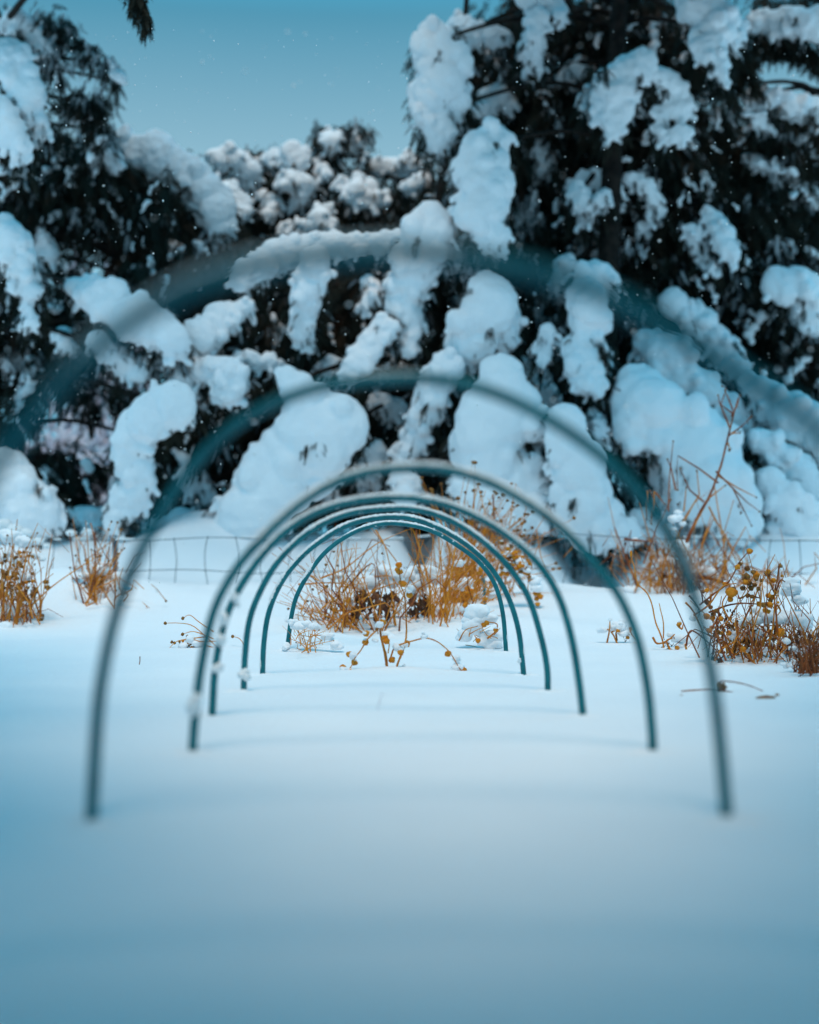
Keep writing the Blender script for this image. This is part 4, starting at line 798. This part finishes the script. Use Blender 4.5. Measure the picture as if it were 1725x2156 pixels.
for x, y, r_ in ((1267, 608, 6.6), (1187, 712, 6), (1205, 690, 5), (1250, 722, 6), (1248, 772, 7), (1310, 765, 8), (1290, 745, 5), (1385, 755, 7), (1390, 740, 5), (1240, 810, 6), (1265, 815, 7), (1222, 850, 6), (1275, 850, 6), (1325, 855, 5), (1145, 880, 12), (1165, 880, 8), (1140, 925, 6), (1108, 822, 6), (985, 865, 5), (960, 875, 4),
                (990, 945, 6), (1255, 900, 5), (1285, 905, 5), (1330, 955, 6), (1362, 960, 6), (1400, 960, 7), (1370, 995, 6), (1390, 1005, 5), (1390, 900, 6), (1415, 910, 6), (1425, 800, 6), (1455, 945, 3), (1010, 975, 5), (985, 1035, 7), (1025, 1045, 6), (1078, 1052, 6), (1045, 1000, 5), (1030, 1020, 5), (1020, 1110, 5), (1002, 1130, 6),
                (1470, 1142, 10), (1130, 1145, 6), (1060, 1140, 5), (1225, 1250, 6), (1245, 1240, 4), (1150, 870, 9), (1480, 770, 3.5), (1300, 830, 5), (1235, 790, 5), (1345, 800, 4), (1405, 930, 5), (1310, 790, 5), (1440, 880, 4)):
    p.pod(*Z7(x, y), r_, dark=rng.uniform() < .45, cap=.22)
p.heads.ball(P(*Z7(1470, 710), 3.6), .006, 0, .4, 1)
for x, y, r_ in ((1530, 830, 50), (1560, 860, 50), (1510, 880, 40), (1590, 930, 40), (900, 1040, 26), (1160, 740, 10), (1330, 1000, 40), (1380, 1030, 50), (1300, 1060, 44), (1240, 1080, 34), (1440, 1050, 44), (1530, 1040, 60), (1600, 1060, 60), (1180, 1180, 34), (1260, 1150, 40)): p.snow(*Z7(x, y), r_ * .36, .1, 7)
p.done()
p = Plant('snow matted undergrowth of brown leaves and stalks below the golden berries', 'plant', 1560, 1400, 3.7)
for _ in range(150): p.leaf(*Z7(rng.uniform(1020, 1560), rng.uniform(1060, 1350)), rng.uniform(12, 30), rng.uniform(-.1, .15))
for _ in range(40): p.leaf(*Z7(rng.uniform(1050, 1200), rng.uniform(980, 1140)), rng.uniform(12, 26), .05)
wild(p, 1560, 1740, 1395, 34, 1150, 60, (0, 0, 2), (.0011, .0021)); wild(p, 1460, 1725, 1395, 44, 1180, 50, (0, 2, 2), (.0009, .0018)); wild(p, 1520, 1725, 1400, 30, 1310, 30, (0, 2), (.0009, .0018)); skirt(p, 1490, 1725, 1402, 14, 13); tangle(p, Z7(1040, 0)[0], Z7(1560, 0)[0], Z7(0, 1080)[1], Z7(0, 1340)[1], 70, 0, .0012, (8, 40)); tangle(p, Z7(1040, 0)[0], Z7(1560, 0)[0], Z7(0, 1100)[1], Z7(0, 1340)[1], 50, 2, .0016, (8, 34))
for _ in range(20): p.pod(*Z7(rng.uniform(1050, 1300), rng.uniform(1100, 1290)), rng.uniform(3, 5), rng.uniform() < .5, 0, .4)
for _ in range(26): p.snow(*Z7(rng.uniform(1080, 1600), rng.uniform(1120, 1370)), rng.uniform(6, 15), rng.uniform(-.1, .15), 4)
p.done()
p = Plant('small snow topped sprigs low on the snow left of the yellow stem', 'plant', 1300, 1352, 4.15)
for a_ in ([(325, 1225), (345, 1130), (348, 1060)], [(400, 1220), (365, 1150), (330, 1120)], [(395, 1190), (390, 1140), (420, 1120), (440, 1160)], [(360, 1140), (420, 1115), (480, 1160)], [(480, 1110), (490, 1150), (520, 1190)]): p.stem([Z7(*q) for q in a_], .002, .0014, 0)
for x, y in ((465, 1175), (485, 1120), (515, 1220), (400, 1130)): p.pod(*Z7(x, y), 4.5)
for _ in range(10): p.leaf(*Z7(rng.uniform(330, 480), rng.uniform(1130, 1200)), rng.uniform(6, 12))
for x, y, r_ in ((400, 1100, 30), (430, 1100, 30), (370, 1110, 24), (348, 1055, 12), (440, 1150, 26), (300, 1130, 26), (460, 1130, 20)): p.snow(*Z7(x, y), r_ * .36, 0, 6)
p.done()
p = Plant('low broken stems with hanging capsules at the foot of the second hoop', 'plant', 1405, 1370, 3.95)
for a_ in ([(630, 1175), (660, 1215), (720, 1200), (775, 1155)], [(745, 1260), (720, 1200), (760, 1180)], [(790, 1090), (820, 1120), (830, 1090)], [(800, 1240), (780, 1300)], [(845, 1220), (850, 1280), (810, 1330)]): p.stem([Z7(*q) for q in a_], .0024, .0016, 0)
for x, y in ((805, 1085), (822, 1310), (858, 1290), (770, 1290), (735, 1260), (1080 - 290, 1240), (800, 1300)): p.pod(*Z7(x, y), 5, rng.uniform() < .4)
for _ in range(26): p.leaf(*Z7(rng.uniform(690, 790), rng.uniform(1170, 1250)), rng.uniform(5, 12))
for x, y, r_ in ((820, 1180, 40), (850, 1200, 34), (790, 1270, 24), (870, 1240, 36), (740, 1160, 20), (830, 1250, 36)): p.snow(*Z7(x, y), r_ * .36, .05, 6)
p.done()
p = Plant('spiky dark brown dead plant at the right edge, lower corner of the plants', 'plant', 1710, 1440, 3.25)
fan(p, 1705, 1410, [(rng.uniform(1655, 1760), rng.uniform(1320, 1400)) for _ in range(60)], .0015, 2, jx=16, curve=.2); fan(p, 1708, 1408, [(1675, 1440), (1690, 1452), (1722, 1450), (1680, 1425), (1700, 1450), (1730, 1440), (1690, 1440)], .0017, 2, jx=3)
for _ in range(110): p.leaf(rng.uniform(1665, 1750), rng.uniform(1320, 1400), rng.uniform(12, 28), rng.uniform(-.08, .1))
for _ in range(10): p.snow(rng.uniform(1650, 1740), rng.uniform(1340, 1400), 8, .05)
p.done(leafm='leafd')
p = Plant('arched fallen stems lying on open snow on the far right', 'plant', 1560, 1455, 2.8)
for a_ in ([(820, 1530), (900, 1522), (1000, 1518), (1100, 1525), (1200, 1545), (1265, 1560)], [(1075, 1470), (1100, 1462), (1200, 1475), (1300, 1505), (1390, 1545)]): p.stem([Z7(*q) for q in a_], .0012, .0008, 2)
p.heads.ball(P(*Z7(1085, 1500), 2.8), .009, 0, .2, 2); p.heads.ball(P(*Z7(812, 1575), 2.7), .007, 0, .3, 2, (1, 1, .8)); p.heads.ball(P(*Z7(1372, 1580), 2.65), .011, 0, .25, 2, (1.5, 1, .7)); p.heads.ball(P(*Z7(1450, 1555), 2.7), .004, 0, .3, 1)
p.done()

# ------------------------------------------------------------------ unseen conifers added to shade the near snow, leaving a bright pool between them
def shade_conifer(label, tx, ty, sgn):
    b_ = np.array((tx, ty, 0.)); t = thing('conifer', label, 'tree', b_, 'unseen conifers added behind the camera to shade the near snow')
    m = MB(); z = np.linspace(0, 1, 12); tp = np.stack([tx + .1 * np.sin(z * 5), ty + 0 * z, 5 * z - .1], 1); m.tube(tp, .13 * (1 - .8 * z), 10, 0, .05); m.build('trunk', M['bark'], t, b_)
    for k in range(20):
        yv = -2.2 + k * .28            # where the bough hangs, along the row
        lit = yv + .73                # the strip of snow it shades
        edge = sgn * (.24 * lit + .06 + .08 * math.sin(k * 1.7) + max(0, k - 11) * .035) if lit > .78 else 0.
        m = MB(); a = np.array((tx, ty, 2.1 + .1 * (k % 4))); e = np.array((edge, yv, 1.72 + .07 * math.sin(k * 2.1) + max(0, k - 11) * .07)); o_ = np.array((sgn * 2.6, yv, 1.9 + max(0, k - 11) * .06))
        e = e - (0, .10, 0); c = spline([a, (a + o_) / 2 + (0, 0, .15), o_ * .5 + e * .5 + (0, 0, .1), e], 6); m.tube(c, np.linspace(.04, .006, len(c)), 6)
        n = 620 if lit < 1.4 else int(max(60, 520 - (k - 9) * 44)); u = rng.uniform(0, 1, n) ** .8; pos = o_ + (e - o_) * u[:, None] + rng.normal(0, 1, (n, 3)) * np.array((.05, .13, .10))
        add_sprays(m, pos, np.stack([-sgn * rng.uniform(.2, 1, n), rng.uniform(-1, 1, n), rng.uniform(-.7, -.1, n)], 1), rng.uniform(.12, .24, n), 1)
        m.build('bough', [M['bark'], M['fol']], t, b_)
shade_conifer('added unseen conifer behind the camera on the left, boughs shading the near snow', -2.7, -1.6, -1)
shade_conifer('added unseen conifer behind the camera on the right, boughs shading the near snow', 2.7, -1.4, 1)

# ------------------------------------------------------------------ falling snow
m = MB()
for _ in range(1500):
    Y = rng.uniform(1.8, 6.3); q = P(rng.uniform(-100, 1825), rng.uniform(60, 1250), Y)
    if q[2] < G(q[0], Y) + .03: continue
    r_ = rng.uniform(.0010, .0017) * rng.choice((1, 1, 1, 1.8)) * (1.35 if Y > 4.5 else 1); v = ICO[1][0] * r_ * rng.uniform(.3, 1.4, (12, 1)) * np.array((1, .6, 1)) ; m.add(q + v, ICO[1][1])
tag(m.build('falling_snow', M['ice']), 'scattered tiny white snowflakes falling through the air', 'snowflakes', None, 'stuff')
